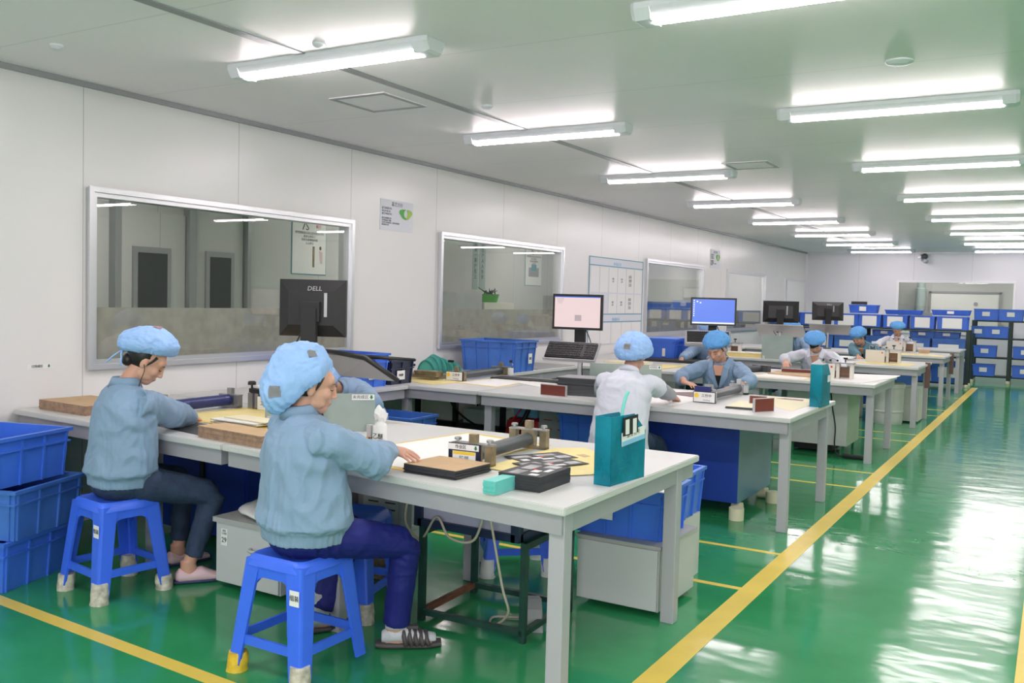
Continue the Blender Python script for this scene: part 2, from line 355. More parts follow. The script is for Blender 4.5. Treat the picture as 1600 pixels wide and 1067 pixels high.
# neighbouring rooms seen through the glass
struct(MB().bx(XB - .1, XB, -3.0, 25.7, 0, ZC).build('wall_next_room', NEXT))
struct(MB().bx(XB, 4.6, 25.6, 25.7, 0, ZC).build('wall_far_room', NEXT))
for nm, y0, y1 in (('trim_corner', 0, 0),):
    struct(MB().bx(XL, XL + .05, YF - .05, YF, 0, ZC).build('trim_1', 'white'))
struct(MB().bx(XL, XL + .035, -2.9, YF, ZC - .03, ZC).build('trim_2', 'alu_dark'))
struct(MB().bx(XL, 4.6, YF - .03, YF, ZC - .03, ZC).build('trim_3', 'white'))
struct(MB().bx(-3.59, -3.525, -2.9, YF, ZC - .006, ZC).build('trim_4', 'alu_dark'))
def window(n, a, c, z0, z1, frost=True):
    g = thing('window_%d' % n, None, None); struct(g)
    t = .035; x0, x1 = XL - .09, XL + .022
    MB().frame('x', x0, x1, a - .02, c + .02, z0 - .02, z1 + .02, .055).build('window_frame', 'alu', g)
    MB().frame('x', x1, x1 + .018, a - .028, c + .028, z0 - .028, z1 + .028, .034).build('window_trim', 'alu', g)
    MB().bx(XL - .01, XL - .004, a + t, c - t, z0 + t, z1 - t).build('glass_pane', 'glass', g)
    if frost: MB().bx(XL - .014, XL - .0115, a + t, c - t, z0 + t, 1.37).build('frosted_film', 'frost', g)
for i, (a, c) in enumerate(wins): window(i + 1, a, c, WZ0, WZ1)
g = thing('window_5', None, None); struct(g); t = .05
MB().frame('y', YF - .03, YF + .09, fx0 - .05, fx1 + .05, fz0 - .05, fz1 + .05, .05).build('window_frame', 'white', g)
MB().bx(fx0, fx1, YF + .03, YF + .036, fz0, fz1).build('glass_pane', 'glass', g)
# flush door at the end of the left wall
g = thing('door_1', None, None); struct(g)
MB().bx(XL, XL + .02, 20.97, 22.78, 0, 2.1).build('door_frame', 'alu', g); MB().bx(XL + .015, XL + .03, 21.03, 22.72, .01, 2.05).build('door_panel', 'white', g)
MB().bx(XL + .03, XL + .05, 21.1, 21.14, .95, 1.15).build('door_handle', 'alu_dark', g)
# doors and posts in the room next door
def nextdoor(n, y0, y1, z0, z1, yd0, yd1):
    g = thing('door_%d' % n, None, None); struct(g)
    MB().bx(XB, XB + .04, yd0, yd1, 0, 2.28).build('door_panel', NEXT, g)
    MB().bx(XB + .04, XB + .07, y0 - .05, y1 + .05, z0 - .06, z1 + .06).build('door_light_frame', 'alu_dark', g)
    MB().bx(XB + .07, XB + .075, y0, y1, z0, z1).build('door_light', 'doorglass', g)
nextdoor(2, 6.02, 6.37, 1.0, 1.86, 5.82, 6.62); nextdoor(3, 6.93, 7.22, 1.0, 1.86, 6.72, 7.42)
for k, (y0, wd) in enumerate([(5.74, .07), (6.63, .09), (7.44, .05)]):
    struct(MB().bx(XB, XB + .1, y0, y0 + wd, 0, ZC).build('trim_%d' % (5 + k), 'alu_dark'))
struct(MB().bx(XB, XB + .1, 5.81, 7.44, 2.42, 2.52).build('trim_8', 'alu_dark'))
struct(MB().bx(XB + .02, XL - .08, 3.0, 3.06, 0, ZC).build('trim_9', NEXT))
# floor markings
def line(n, pts, z=.0012): struct(MB().prism(pts, 0, z).build('trim_%d' % n, 'yellowline'))
line(10, [(-1.375, -2.4), (-1.265, -2.4), (-1.265, 19.75), (-1.375, 19.75)], .0016)
line(11, [(-.085, -2.4), (.025, -2.4), (.025, 21.5), (-.085, 21.5)], .0016)
line(12, [(-5.3, 2.50), (-5.3, 2.57), (-1.37, 2.40), (-1.37, 2.33)])
for k, y in enumerate((4.75, 5.55, 7.99, 8.78, 11.15, 11.8, 14.1, 14.95, 17.2)):
    line(13 + k, [(-4.4, y - .022), (-1.37, y - .022), (-1.37, y + .022), (-4.4, y + .022)])

# ================================================================ ceiling lamps and fittings
def make_lamp(name, label, loc, diff='diffuser', group=None):
    r = thing(name, label, 'ceiling lamp', loc, 0, group)
    L = 1.40; prof = [(-.085, 0), (.085, 0), (.085, -.022), (.055, -.052), (-.055, -.052), (-.085, -.022)]
    b = MB(); b.rings([[V((x, y, z)) for y, z in prof] for x in (-L / 2 + .03, L / 2 - .03)]); b.build('housing', 'lampbody', r)
    for s in (-1, 1):
        b = MB(); pr = [(-.088, .0), (.088, 0), (.088, -.026), (.06, -.072), (-.06, -.072), (-.088, -.026)]
        xs = (s * (L / 2 - .09), s * (L / 2 - .02), s * L / 2); sc_ = (1, 1, .86)
        b.rings([[V((x, y * k, z * k)) for y, z in pr] for x, k in zip(xs, sc_)]); b.build('end_cap', 'lampbody', r)
    b = MB(); n = 12
    b.rings([[V((x, .056 * math.cos(PI * k / n), -.050 - .027 * math.sin(PI * k / n))) for k in range(n + 1)] for x in (-L / 2 + .085, L / 2 - .085)])
    b.build('diffuser', diff, r, smooth=True, ang=50)
    return r
ords = ['nearest', 'second', 'third', 'fourth', 'fifth', 'sixth', 'seventh', 'farthest']
ly = [3.79, 6.19, 8.73, 11.32, 13.95, 16.55, 19.1, 21.65]
lamp0 = None
def place_lamp(x, y, label, group):
    global lamp0
    if lamp0 is None: lamp0 = make_lamp('batten_lamp', label, (x, y, ZC - .001), group=group)
    else: copy_tree(lamp0, (x, y, ZC - .001), 0, label, group)
for i, y in enumerate(ly): place_lamp(-3.43, y, 'glowing white batten lamp, %s in the left row of ceiling lamps' % ords[i], 'ceiling lamps in the left row')
for i, y in enumerate(ly): place_lamp(-.95, y, 'glowing white batten lamp, %s in the right row above the aisle' % ords[i], 'ceiling lamps in the right row')
for i, y in enumerate([-1.3, 1.25] + ly): place_lamp(1.55, y, 'glowing batten lamp of the row beyond the aisle, right of the picture', 'ceiling lamps beyond the aisle')
for x in (-3.43, -.95):
    for y in (-1.3, 1.25): place_lamp(x, y, 'glowing batten lamp overhead behind the viewpoint', 'ceiling lamps behind the viewpoint')
nl = make_lamp('room_lamp', 'dim ceiling lamp of the neighbouring room behind the glass', (-6.7, 5.2, ZC - .001), 'diffuser_next', 'lamps of the neighbouring rooms')
for p in ((-6.7, 9.3), (-6.7, 13.3), (-6.7, 18), (-6.7, 21.5), (-2.6, 24.4), (0, 24.4)): copy_tree(nl, (*p, ZC - .001))

def hatch(x, y, w_, d_, label):
    r = thing('ceiling_hatch', label, 'hatch', (x, y, ZC))
    MB().bx(-w_ / 2, w_ / 2, -d_ / 2, d_ / 2, -.006, 0).build('panel', CEIL, r)
    b = MB(); t = .03
    b.bx(-w_ / 2, w_ / 2, -d_ / 2, -d_ / 2 + t, -.010, -.0062).bx(-w_ / 2, w_ / 2, d_ / 2 - t, d_ / 2, -.010, -.0062).bx(-w_ / 2, -w_ / 2 + t, -d_ / 2 + t, d_ / 2 - t, -.010, -.0062).bx(w_ / 2 - t, w_ / 2, -d_ / 2 + t, d_ / 2 - t, -.010, -.0062).build('frame', 'alu_dark', r)
hatch(-3.96, 4.86, .46, .46, 'square ceiling hatch beside the dark joint strip, near the nearest left lamp')
hatch(-2.5, 8.45, .42, .42, 'square ceiling hatch between two lamps farther down the room')
for x, y, l, k in ((-3.33, 3.6, 'small round white smoke detector behind the nearest left lamp', .035), (-4.64, 3.01, 'small round white detector at the far left of the ceiling', .035), (-.77, 5.17, 'flat round ceiling cap between the two nearest right lamps', .07), (-3.35, 5.25, 'flat round ceiling cap above the second left lamp', .04)):
    b = MB(); b.lathe([(k, 0), (k, -.008), (k * .75, -.018), (k * .3, -.024)], (x, y, ZC), 20); tag(b.build('ceiling_detector', 'lampbody', smooth=True, ang=40), l, 'detector')
r = thing('cctv_camera', 'small dome security camera high on the far wall', 'camera', (-2.72, YF, 2.62))
MB().bx(-.09, -.03, -.12, 0, .02, .1).build('bracket', 'silver', r); MB().ell((.05, -.12, .06), (.07, .07, .07)).build('dome', 'darkgrey', r, True); MB().cyl((.02, -.12, -.02), (.1, -.24, -.06), .045).build('barrel', 'silver', r, True)

# ================================================================ work tables
T = .765
def table(label, poly, legs, apron=True, group='grey work tables', post_z=0):
    cx = sum(p[0] for p in poly) / len(poly); cy = sum(p[1] for p in poly) / len(poly)
    r = thing('work_table', label, 'table', (cx, cy, 0), 0, group)
    P = [(x - cx, y - cy) for x, y in poly]
    b = MB(); b.prism(P, T - .03, T)
    bmesh.ops.bevel(b.bm, geom=[e for e in b.bm.edges], offset=.004, segments=2, affect='EDGES')
    b.build('tabletop', 'tabletop', r)
    b = MB(); k = [(x * (1 - .05 / max(.3, abs(x))) , y * (1 - .05 / max(.3, abs(y)))) for x, y in P]
    def rg(f, z): return [V((x * (1 - f / max(.3, abs(x))), y * (1 - f / max(.3, abs(y))), z)) for x, y in P]
    b.rings([rg(.022, T - .105), rg(.052, T - .105), rg(.052, T - .0305), rg(.022, T - .0305)], closed=True)
    b.build('apron', 'tableframe', r)
    for x, y in legs:
        MB().box((x - cx, y - cy, (T - .032) / 2), (.064, .064, T - .032), bev=.004).build('leg', 'tableleg', r)
    return r
# first bench island (nearest)
table('nearest grey work table, with teal file box and black stack on its right end', [(-1.46, 2.86), (-1.46, 4.27), (-3.41, 4.27), (-3.41, 3.06)], [(-1.51, 2.93), (-1.51, 4.06), (-2.7, 3.10), (-2.62, 4.06)])
table('grey wall table where the leftmost worker sits, with yellow mat', [(-3.415, 3.06), (-3.415, 4.27), (-5.30, 4.27), (-5.30, 3.17)], [(-4.16, 3.27), (-3.47, 4.16), (-5.2, 3.35)])
table('grey bench along the left wall carrying the blue and navy crates', [(-4.53, 4.28), (-4.53, 6.01), (-5.30, 6.01), (-5.30, 4.28)], [(-4.6, 4.6)])
names = ['second', 'third', 'fourth', 'fifth']
Y0 = [6.02, 9.20, 12.36, 15.47]
for i, (nm, y0) in enumerate(zip(names, Y0)):
    d = 1.41; y1 = y0 + d
    lg = (y0 + .1, y0 + 1.24)
    table('grey work table at the aisle end of the %s bench row' % nm, [(-1.46, y0), (-1.46, y1), (-2.655, y1), (-2.655, y0)], [(-1.51, lg[0]), (-1.51, lg[1]), (-2.6, lg[0]), (-2.6, lg[1])])
    table('grey work table in the middle of the %s bench row' % nm, [(-2.66, y0), (-2.66, y1), (-3.865, y1), (-3.865, y0)], [(-3.81, lg[0]), (-3.81, lg[1])])
    table('grey work table at the wall end of the %s bench row' % nm, [(-3.87, y0), (-3.87, y1), (-5.30, y1), (-5.30, y0)], [(-4.6, lg[0] - .03), (-4.6, lg[1])])
    if i < 3:
        table('grey bench along the left wall behind the %s bench row' % nm, [(-4.55, y1 + .01), (-4.55, Y0[i + 1] - .01), (-5.30, Y0[i + 1] - .01), (-5.30, y1 + .01)], [(-4.6, y1 + .9)])
table('small grey table at the very end of the bench rows', [(-1.46, 18.1), (-1.46, 19.15), (-2.9, 19.15), (-2.9, 18.1)], [(-1.51, 18.2), (-1.51, 19.05), (-2.8, 18.2)])

# ================================================================ plastic stools
def make_stool(label, loc, rz, tapes=(('dirtytape', .09),) * 4, text_=True, red=False, grp='plastic stools'):
    m = 'red' if red else 'bluestool'
    r = thing('plastic_stool', label, 'stool', loc, rz, grp)
    H = .47; a, c = .135, .185   # half top, half foot
    def sect(z):
        k = (H - z) / H; return a + (c - a) * k
    b = MB()
    def rr(h, rad, z, n=5):
        pts = []
        for sx, sy, a0 in ((1, 1, 0), (-1, 1, 90), (-1, -1, 180), (1, -1, 270)):
            for k in range(n + 1):
                t = math.radians(a0 + 90 * k / n); pts.append(V((sx * (h - rad) + rad * math.cos(t), sy * (h - rad) + rad * math.sin(t), z)))
        return pts
    b.rings([rr(a - .01, .03, H - .006), rr(a - .002, .04, H - .001), rr(a + .012, .045, H - .012), rr(a + .02, .04, H - .045), rr(a + .012, .04, H - .046), rr(a - .012, .04, H - .012)][:4])
    b.build('seat', m, r, True, 45)
    # arched apron panels: one closed shell per side
    for q in range(4):
        b = MB(); Rz = Matrix.Rotation(q * PI / 2, 3, 'Z'); out = []
        n = 14; top = []; bot = []
        for k in range(n + 1):
            u = -1 + 2 * k / n
            zt = H - .03; zb = H - .085 - .12 * max(0, (abs(u) - .35) / .65) ** 2.4
            hb = sect(zb)
            top.append(V((u * (sect(zt) - .02), sect(zt) + .012, zt))); bot.append(V((u * (hb - .02), hb + .004, zb)))
        th = V((0, -.012, 0))
        pts = top + bot[::-1]; b2 = [p + th for p in pts]
        va = [b.bm.verts.new(Rz @ p) for p in pts]; vb = [b.bm.verts.new(Rz @ p) for p in b2]; N = len(pts)
        for k in range(n):
            b.bm.faces.new((va[k], va[k + 1], va[N - 2 - k], va[N - 1 - k])); b.bm.faces.new((vb[k + 1], vb[k], vb[N - 1 - k], vb[N - 2 - k]))
        for k in range(N): b.bm.faces.new((va[k], vb[k], vb[(k + 1) % N], va[(k + 1) % N]))
        b.build('apron', m, r)
    for i, (sx, sy) in enumerate(((1, -1), (1, 1), (-1, 1), (-1, -1))):
        b = MB(); rs = []
        tm, th_ = tapes[i] if tapes[i] else ('dirtytape', .02)
        for z in (.03, .1, .2, .3, .39, H - .02):
            h = sect(z) + .012; wd = .060 + .020 * (z / H)
            # L-shaped corner leg with a rounded outside corner
            o = [(h - wd, h), (h - .012, h), (h - .003, h - .003), (h, h - .012), (h, h - wd), (h - .012, h - wd), (h - .012, h - .02), (h - .02, h - .012), (h - wd, h - .012)]
            rs.append([V((sx * x, sy * y, z)) for x, y in o])
        lg = b.rings(rs).build('leg', m, r)
        if tapes[i]:
            b = MB(); rs = []
            for z, k in ((0, 1.08), (.02, 1.0), (th_ * .5, 1.04), (th_ - .01, .97), (th_, .93)):
                h = sect(z) + .021; wd = .072 * k
                cx_, cy_ = sx * (h - wd / 2), sy * (h - wd / 2)
                rs.append([V((cx_ + wd * .56 * math.cos(2 * PI * q / 12) * (1 + rnd.uniform(-.07, .07)), cy_ + wd * .56 * math.sin(2 * PI * q / 12) * (1 + rnd.uniform(-.07, .07)), z)) for q in range(12)])
            b.rings(rs).build('tape_wrap', tm, lg, True, 60)
    for q in range(4):
        z = .135; h = sect(z) + .006; b = MB()
        b.box((0, h - .004, z), (2 * h - .09, .012, .036)); o = b.build('stretcher', m, r); o.rotation_euler = (0, 0, q * PI / 2)
    if text_:
        # sticker on the outer side of the near right leg
        z = .34; h = sect(z) + .0125
        q = plate((h - .030, -h - .004, z), (1, 0, 0), (0, 0, 1), .048, .06, .0015).build('sticker', 'paperwhite', r)
        text('组装', .024, 'ink', q, (h - .030, -h - .0065, z), (1, 0, 0), (0, 0, 1))
    return r
dt = ('dirtytape', .085)
make_stool('blue plastic stool with tape-wrapped feet under the leftmost worker', (-3.985, 2.905, 0), math.radians(-8), (('dirtytape', .1), ('dirtytape', .07), ('dirtytape', .11), ('dirtytape', .08)))
make_stool('blue plastic stool under the worker in the blue trousers, one foot wrapped in yellow', (-2.57, 2.715, 0), math.radians(0), (('dirtytape', .09), None, None, ('yellowtape', .075)))
make_stool('blue plastic stool pushed under the nearest table behind the seated worker', (-2.86, 3.36, 0), math.radians(14), (('dirtytape', .09),) * 4, False)
make_stool('blue plastic stool with white-taped feet on the far side of the nearest table', (-2.55, 4.38, 0), math.radians(40), (('paperwhite', .1),) * 4, False)
make_stool('red plastic stool tucked under the second bench row', (-3.92, 6.95, 0), math.radians(8), (None,) * 4, True, True)
for x, y, a, l in ((-4.10, 5.0, 5, 'blue plastic stool under the half-hidden worker behind the glass divider'), (-2.5, 5.66, 0, 'blue plastic stool under the worker in the short white coat seen from behind'),
                (-2.6, 8.12, 0, 'blue plastic stool under the badge-wearing worker at the second bench row'), (-2.45, 11.3, 4, 'blue plastic stool under the white-coated worker at the third bench row'),
                (-2.32, 14.5, 0, 'blue plastic stool under the dark teal worker at the fourth bench row'), (-2.45, 17.5, 0, 'blue plastic stool under the white-coated worker at the fifth bench row'),
                (-3.4, 14.55, 0, 'blue plastic stool under the mostly hidden worker near the far monitors'), (-3.75, 11.45, 0, 'blue plastic stool under the worker hidden behind the blue-screen monitor')):
    make_stool(l, (x, y, 0), math.radians(a), (None,) * 4, False)

# ================================================================ crates
def crate_mesh(w_, d_, h, taper=.92, ribs=5, wall=.006, rim=.016):
    b = MB()
    def rect(k, z, off=0): return [V((sx * (w_ / 2 * k + off), sy * (d_ / 2 * k + off), z)) for sx, sy in ((-1, -1), (1, -1), (1, 1), (-1, 1))]
    kt = lambda z: taper + (1 - taper) * z / h
    b.rings([rect(kt(0), 0), rect(kt(h), h), rect(kt(h), h, -wall), rect(kt(.012), .012, -wall)])
    # rim: two outer bands
    for z0, z1, o in ((h - .018, h, rim), (h - .075, h - .066, rim * .7)):
        b.rings([rect(kt(z0), z0, 0), rect(kt(z0), z0, o), rect(kt(z1), z1, o), rect(kt(z1), z1, 0)], closed=True)
    for ax in (0, 1):
        L = (w_, d_)[ax]; n = max(2, int(L / .13))
        for s in (-1, 1):
            for i in range(n + 1):
                u = (-.46 + .92 * i / n) * L; tt = .006
                for zz in (0,):
                    k0, k1 = kt(.0), kt(h)
                    hw0 = ((d_, w_)[ax]) / 2 * k0; hw1 = ((d_, w_)[ax]) / 2 * k1
                    def P(uu, hw, o, z, k): return V((uu * k, s * (hw + o), z)) if ax == 0 else V((s * (hw + o), uu * k, z))
                    b.rings([[P(u - tt, hw0, -.002, .0, k0), P(u + tt, hw0, -.002, .0, k0), P(u + tt, hw0, rim * .6, .0, k0), P(u - tt, hw0, rim * .6, .0, k0)],
                             [P(u - tt, hw1, -.002, h - .01, k1), P(u + tt, hw1, -.002, h - .01, k1), P(u + tt, hw1, rim * .6, h - .01, k1), P(u - tt, hw1, rim * .6, h - .01, k1)]])
    return b
def crate(label, loc, w_, d_, h, rz=0, m='bluebin', cat='crate', name='plastic_crate', group=None, paper=None, lab=None, taper=.92, lid=None):
    """paper=(w,h,z,side) white sheet on the -y face (or 'x' on +x face)"""
    if not paper and not lab and not lid:
        o = crate_mesh(w_, d_, h, taper).build(name, m); o.location = loc; o.rotation_euler = (0, 0, rz); return tag(o, label, cat, group)
    r = thing(name, label, cat, loc, rz, group)
    crate_mesh(w_, d_, h, taper).build('body', m, r)
    if paper:
        pw, ph, pz, face, txt = paper
        k = taper + (1 - taper) * (pz + ph / 2) / h
        if face == 'y':
            c = V((0, -d_ / 2 * k - .013, pz)); q = plate(c, (1, 0, 0), (0, 0, 1), pw, ph).build('paper_label', 'paperwhite', r); 
            rt = V((1, 0, 0)); nn = V((0, -.003, 0))
        else:
            c = V((w_ / 2 * k + .013, 0, pz)); q = plate(c, (0, 1, 0), (0, 0, 1), pw, ph).build('paper_label', 'paperwhite', r); rt = V((0, 1, 0)); nn = V((.003, 0, 0))
        if txt: text(txt, ph * .42 if '\n' not in txt else ph * .17, 'ink' if '\n' not in txt else 'inkgrey', q, c + nn, rt, (0, 0, 1), squash=.9)
    if lid:
        MB().box((0, 0, h + .012), (w_ + .03, d_ + .03, .025), bev=.008).build('lid', lid, r)
    return r
# three crates stacked at the left edge
for i, (mm, z, sh, l) in enumerate((('bluebin', 0, 0, 'blue ribbed crate on the floor at the left edge, bottom of three'), ('bluebin_old', .252, .05, 'faded blue crate in the middle of the stack at the left edge'), ('bluebin', .504, -.06, 'bright blue open crate on top of the stack at the left edge'))):
    crate(l, (-4.75 + (0, .03, -.02)[i], 2.66 + (0, .03, -.01)[i], z + .001), .72, .50, (.25, .25, .25)[i], math.radians((19, 20, 16)[i]), mm, taper=.95, group='crates stacked at the left edge')
# ================================================================ things on and under the tables
X1, Y1, Z1 = (1, 0, 0), (0, 1, 0), (0, 0, 1)
def stack(label, loc, w_, d_, h, rz, n, m_edge, m_top=None, jit=.002, name='sheet_stack', cat='stack of sheets', group=None, curve=0):
    """layered pile of sheets squared up by hand"""
    r = thing(name, label, cat, loc, rz, group)
    b = MB(); t = h / n
    for i in range(n):
        b.box((rnd.uniform(-jit, jit), rnd.uniform(-jit, jit), t * (i + .5)), (w_ + rnd.uniform(-jit, jit), d_ + rnd.uniform(-jit, jit), t * .985))
    if curve:
        for v in b.bm.verts: v.co.z += curve * (2 * v.co.x / w_) ** 2 * (1 if v.co.x < 0 else .6)
    b.build('sheets', m_edge, r)
    if m_top:
        b = MB(); N = 8
        b.rings([[V((-w_ / 2 + w_ * i / N, -d_ / 2, h + .0005)), V((-w_ / 2 + w_ * i / N, d_ / 2, h + .0005)), V((-w_ / 2 + w_ * i / N, d_ / 2, h + .002)), V((-w_ / 2 + w_ * i / N, -d_ / 2, h + .002))] for i in range(N + 1)])
        if curve:
            for v in b.bm.verts: v.co.z += curve * (2 * v.co.x / w_) ** 2 * (1 if v.co.x < 0 else .6)
        b.build('top_sheet', m_top, r)
    return r
def sheet(label, poly, z, m, name='paper_sheet', cat='sheet', t=.0012, group=None, wav=0):
    b = MB().prism(poly, z, z + t); return tag(b.build(name, m), label, cat, group)
def mat_bordered(label, poly, z, mtop='paperwhite', medge='yellowedge', name='cutting_mat', bw=.034):
    cx = sum(p[0] for p in poly) / 4; cy = sum(p[1] for p in poly) / 4; r = thing(name, label, 'mat', (cx, cy, z))
    P = [V((x - cx, y - cy)) for x, y in poly]; b = MB(); b.prism([tuple(p) for p in P], 0, .0012); b.build('border', medge, r)
    b = MB(); b.prism([tuple(p - p.normalized() * bw * 1.4) for p in P], .0012, .0020); b.build('surface', mtop, r); return r
def arrow_label(parent, c, right, up, w_, h, txt, n_off=.002, edge=None, arrow=True, bg='paperwhite'):
    c = V(c); rt = V(right).normalized(); u = V(up).normalized(); n = rt.cross(u)
    q = plate(c, rt, u, w_, h, .001).build('label', bg, parent)
    ts = h * .72
    text(txt, ts, 'ink', q, c + n * n_off - rt * (h * .45 if arrow else 0), rt, u, squash=min(1, (w_ - (h * 1.1 if arrow else .004)) / (len(txt) * ts * 1.02)))
    if arrow:
        k = h * .36; a = c + rt * (w_ / 2 - h * .55) + n * n_off
        b = MB(); b.slab([a - u * k, a + rt * k, a + rt * k * .45, a + rt * k * .45 + u * k, a - rt * k * .45 + u * k, a - rt * k * .45, a - rt * k], .001, n)
        b.build('arrow', 'green', q)
    return q

# ---- nearest island
stack('brown kraft sheet stack at the left end of the wall table', (-4.97, 3.43, T), .48, .33, .055, math.radians(-3), 11, 'kraftedge', 'kraft', .0022)
stack('thick long stack of brown kraft sleeves on the table edge between the two workers', (-3.42, 3.20, T), .50, .16, .055, math.radians(-6), 12, 'kraftedge', 'kraft', .0022)
stack('black-edged folders topped with a kraft sheet under the right hand of the worker', (-2.17, 3.16, T), .27, .24, .036, math.radians(-3), 8, 'inkblack', 'kraft', .003, 'folder_stack', 'stack of folders')
sheet('black sheet on the wall table in front of the leftmost worker', [(-4.22, 3.27), (-3.62, 3.16), (-3.60, 3.42), (-4.2, 3.5)], T + .0003, 'inkblack')
mat_bordered('yellow working mat on the wall table beside the blue roller', [(-4.42, 3.53), (-3.62, 3.47), (-3.66, 4.12), (-4.36, 4.1)], T + .0018, 'paperyellow')
for i, (x, y, a) in enumerate(((-3.86, 3.60, 5), (-3.82, 3.62, -7), (-3.84, 3.58, 2), (-3.80, 3.63, -3))):
    o = sheet('cream folded paper strip in the loose pile on the yellow mat', [(-.17, -.06), (.17, -.07), (.18, .06), (-.16, .07)], 0, 'cream' if i % 2 else 'paperwhite', 'paper_strip', 'paper', .006, 'loose cream paper strips'); o.location = (x, y, T + .005 + .0075 * i); o.rotation_euler = (0, 0, math.radians(a))
def roller_jig(label, loc, L, mroll, mclamp, rz=0, h=.075, card=None, knobs=True, rr=.032, wd=.20):
    """roller between two clamp blocks, axis along y"""
    r = thing('roller_fixture', label, 'roller fixture', loc, rz)
    MB().cyl((0, .02, rr + .012), (0, L - .02, rr + .012), rr, 24).build('roller', mroll, r, True, 40)
    for y, nm in ((0, 0), (L, 1)):
        b = MB(); b.bx(-wd / 2, -wd / 2 + .035, y - .02, y + .02, 0, h).bx(wd / 2 - .035, wd / 2, y - .02, y + .02, 0, h).bx(-wd / 2, wd / 2, y - .02, y + .02, 0, .012)
        b.bx(-.035, .035, y - .018, y + .018, .012, h)
        b.build('clamp_block', mclamp, r)
        MB().bx(-wd / 2, wd / 2, y - .024, y + .024, h, h + .006).build('top_plate', 'steel', r)
        MB().bx(-.018, .018, y - .014, y + .014, h + .006, h + .045).build('post', mclamp, r)
        if knobs:
            for s in (-1, 1):
                MB().lathe([(.006, h + .006), (.006, h + .014), (.016, h + .015), (.016, h + .024), (.012, h + .027)], (s * (wd / 2 - .02), y, 0), 14).build('knob', 'steel', r, True, 40)
        MB().lathe([(.004, .02), (.006, .03), (.004, .04), (.006, .05), (.004, .06)], (-.055, y, 0), 10).build('spring', 'steel', r)
    if card:
        card(r, -.024 - (0), wd, h)
    return r
def card_zuoye(r, y, wd, h):
    MB().bx(-wd / 2 - .01, wd / 2 - .05, y - .006, y, 0, h + .004).build('card_holder', 'ironblue', r)
    c = V((-.035, y - .008, h - .012))
    arrow_label(r, c, X1, Z1, .155, .026, '作业区', .002)
    q = plate((-.03, y - .008, .032), X1, Z1, .115, .056, .001).build('instruction_card', 'paperwhite', r)
    plate((-.03, y - .0092, .052), X1, Z1, .108, .014, .0006).build('yellow_band', 'amber', q)
    text('生产 流程\n数量 单位\n检查 签名', .011, 'inkgrey', q, (-.03, y - .0105, .022), X1, Z1)
roller_jig('dark grey roller fixture with the hanging work-area card on the nearest table', (-2.17, 3.36, T + .002), .56, 'roller', 'brass', math.radians(4), card=card_zuoye, h=.09)
roller_jig('navy blue roller fixture on the wall table beside the leftmost worker', (-4.44, 3.55, T + .004), .52, 'rollerblue', 'steel', math.radians(2), knobs=False, rr=.035, wd=.16)
# paper cutter with black clamp bar
r = thing('paper_cutter', 'black-topped paper press with a small white card on the wall table', 'paper press', (-4.12, 4.12, T))
MB().bx(-.22, .30, -.01, .10, .0, .012).build('base', 'kraftedge', r)
MB().bx(-.22, -.18, -.02, .02, 0, .10).bx(-.15, -.12, -.03, .01, .012, .10).build('uprights', 'steel', r)
MB().slab([(-.20, -.03, .105), (.33, -.03, .085), (.33, .10, .095), (-.20, .10, .12)], .025, (0, 0, 1)).build('clamp_bar', 'black', r)
MB().slab([(-.18, -.01, .133), (.31, -.01, .113), (.31, .13, .125), (-.18, .13, .148)], .012, (0, 0, 1)).build('white_top', 'paperwhite', r)
MB().lathe([(.007, .10), (.007, .15), (.026, .152), (.026, .168), (.018, .175)], (-.19, -.015, 0), 12).build('knob', 'black', r, True, 40)
q = plate((-.08, -.035, .045), X1, Z1, .075, .08).build('card', 'paperwhite', r); text('工', .032, 'ink', q, (-.08, -.038, .045), X1, Z1)
MB().bx(-.03, .12, -.03, -.01, .03, .07).build('cardboard_packing', 'kraft', r)
# glass dividers
def divider(label, p0, p1, h, txt=True, z=T, lw=.12):
    p0, p1 = V((*p0, 0)), V((*p1, 0)); c = (p0 + p1) / 2; d = (p1 - p0); L = d.length; d.normalize(); n = V((d.y, -d.x, 0))
    r = thing('divider_panel', label, 'divider', (c.x, c.y, z))
    MB().slab([-d * L / 2, d * L / 2, d * L / 2 + V((0, 0, h)), -d * L / 2 + V((0, 0, h))], .005, n).build('panel', 'partition', r)
    for s in (-1, 1):
        e = d * (s * (L / 2 - .03)); MB().box((e.x, e.y, .02), (.03, .05, .04), rz=math.atan2(d.y, d.x)).build('clip', 'silver', r)
    if txt: arrow_label(r, d * (L / 2 - lw / 2 - .004) + V((0, 0, h - .02)) + n * .008, d, (0, 0, 1), lw, .03, '未完成区', .0015)
    return r
divider('pale green divider with the arrow label in front of the half-hidden worker', (-3.50, 3.50), (-3.13, 3.86), .205)
divider('pale green divider mostly hidden behind the blue-capped worker in front', (-3.80, 3.72), (-3.58, 3.86), .17)
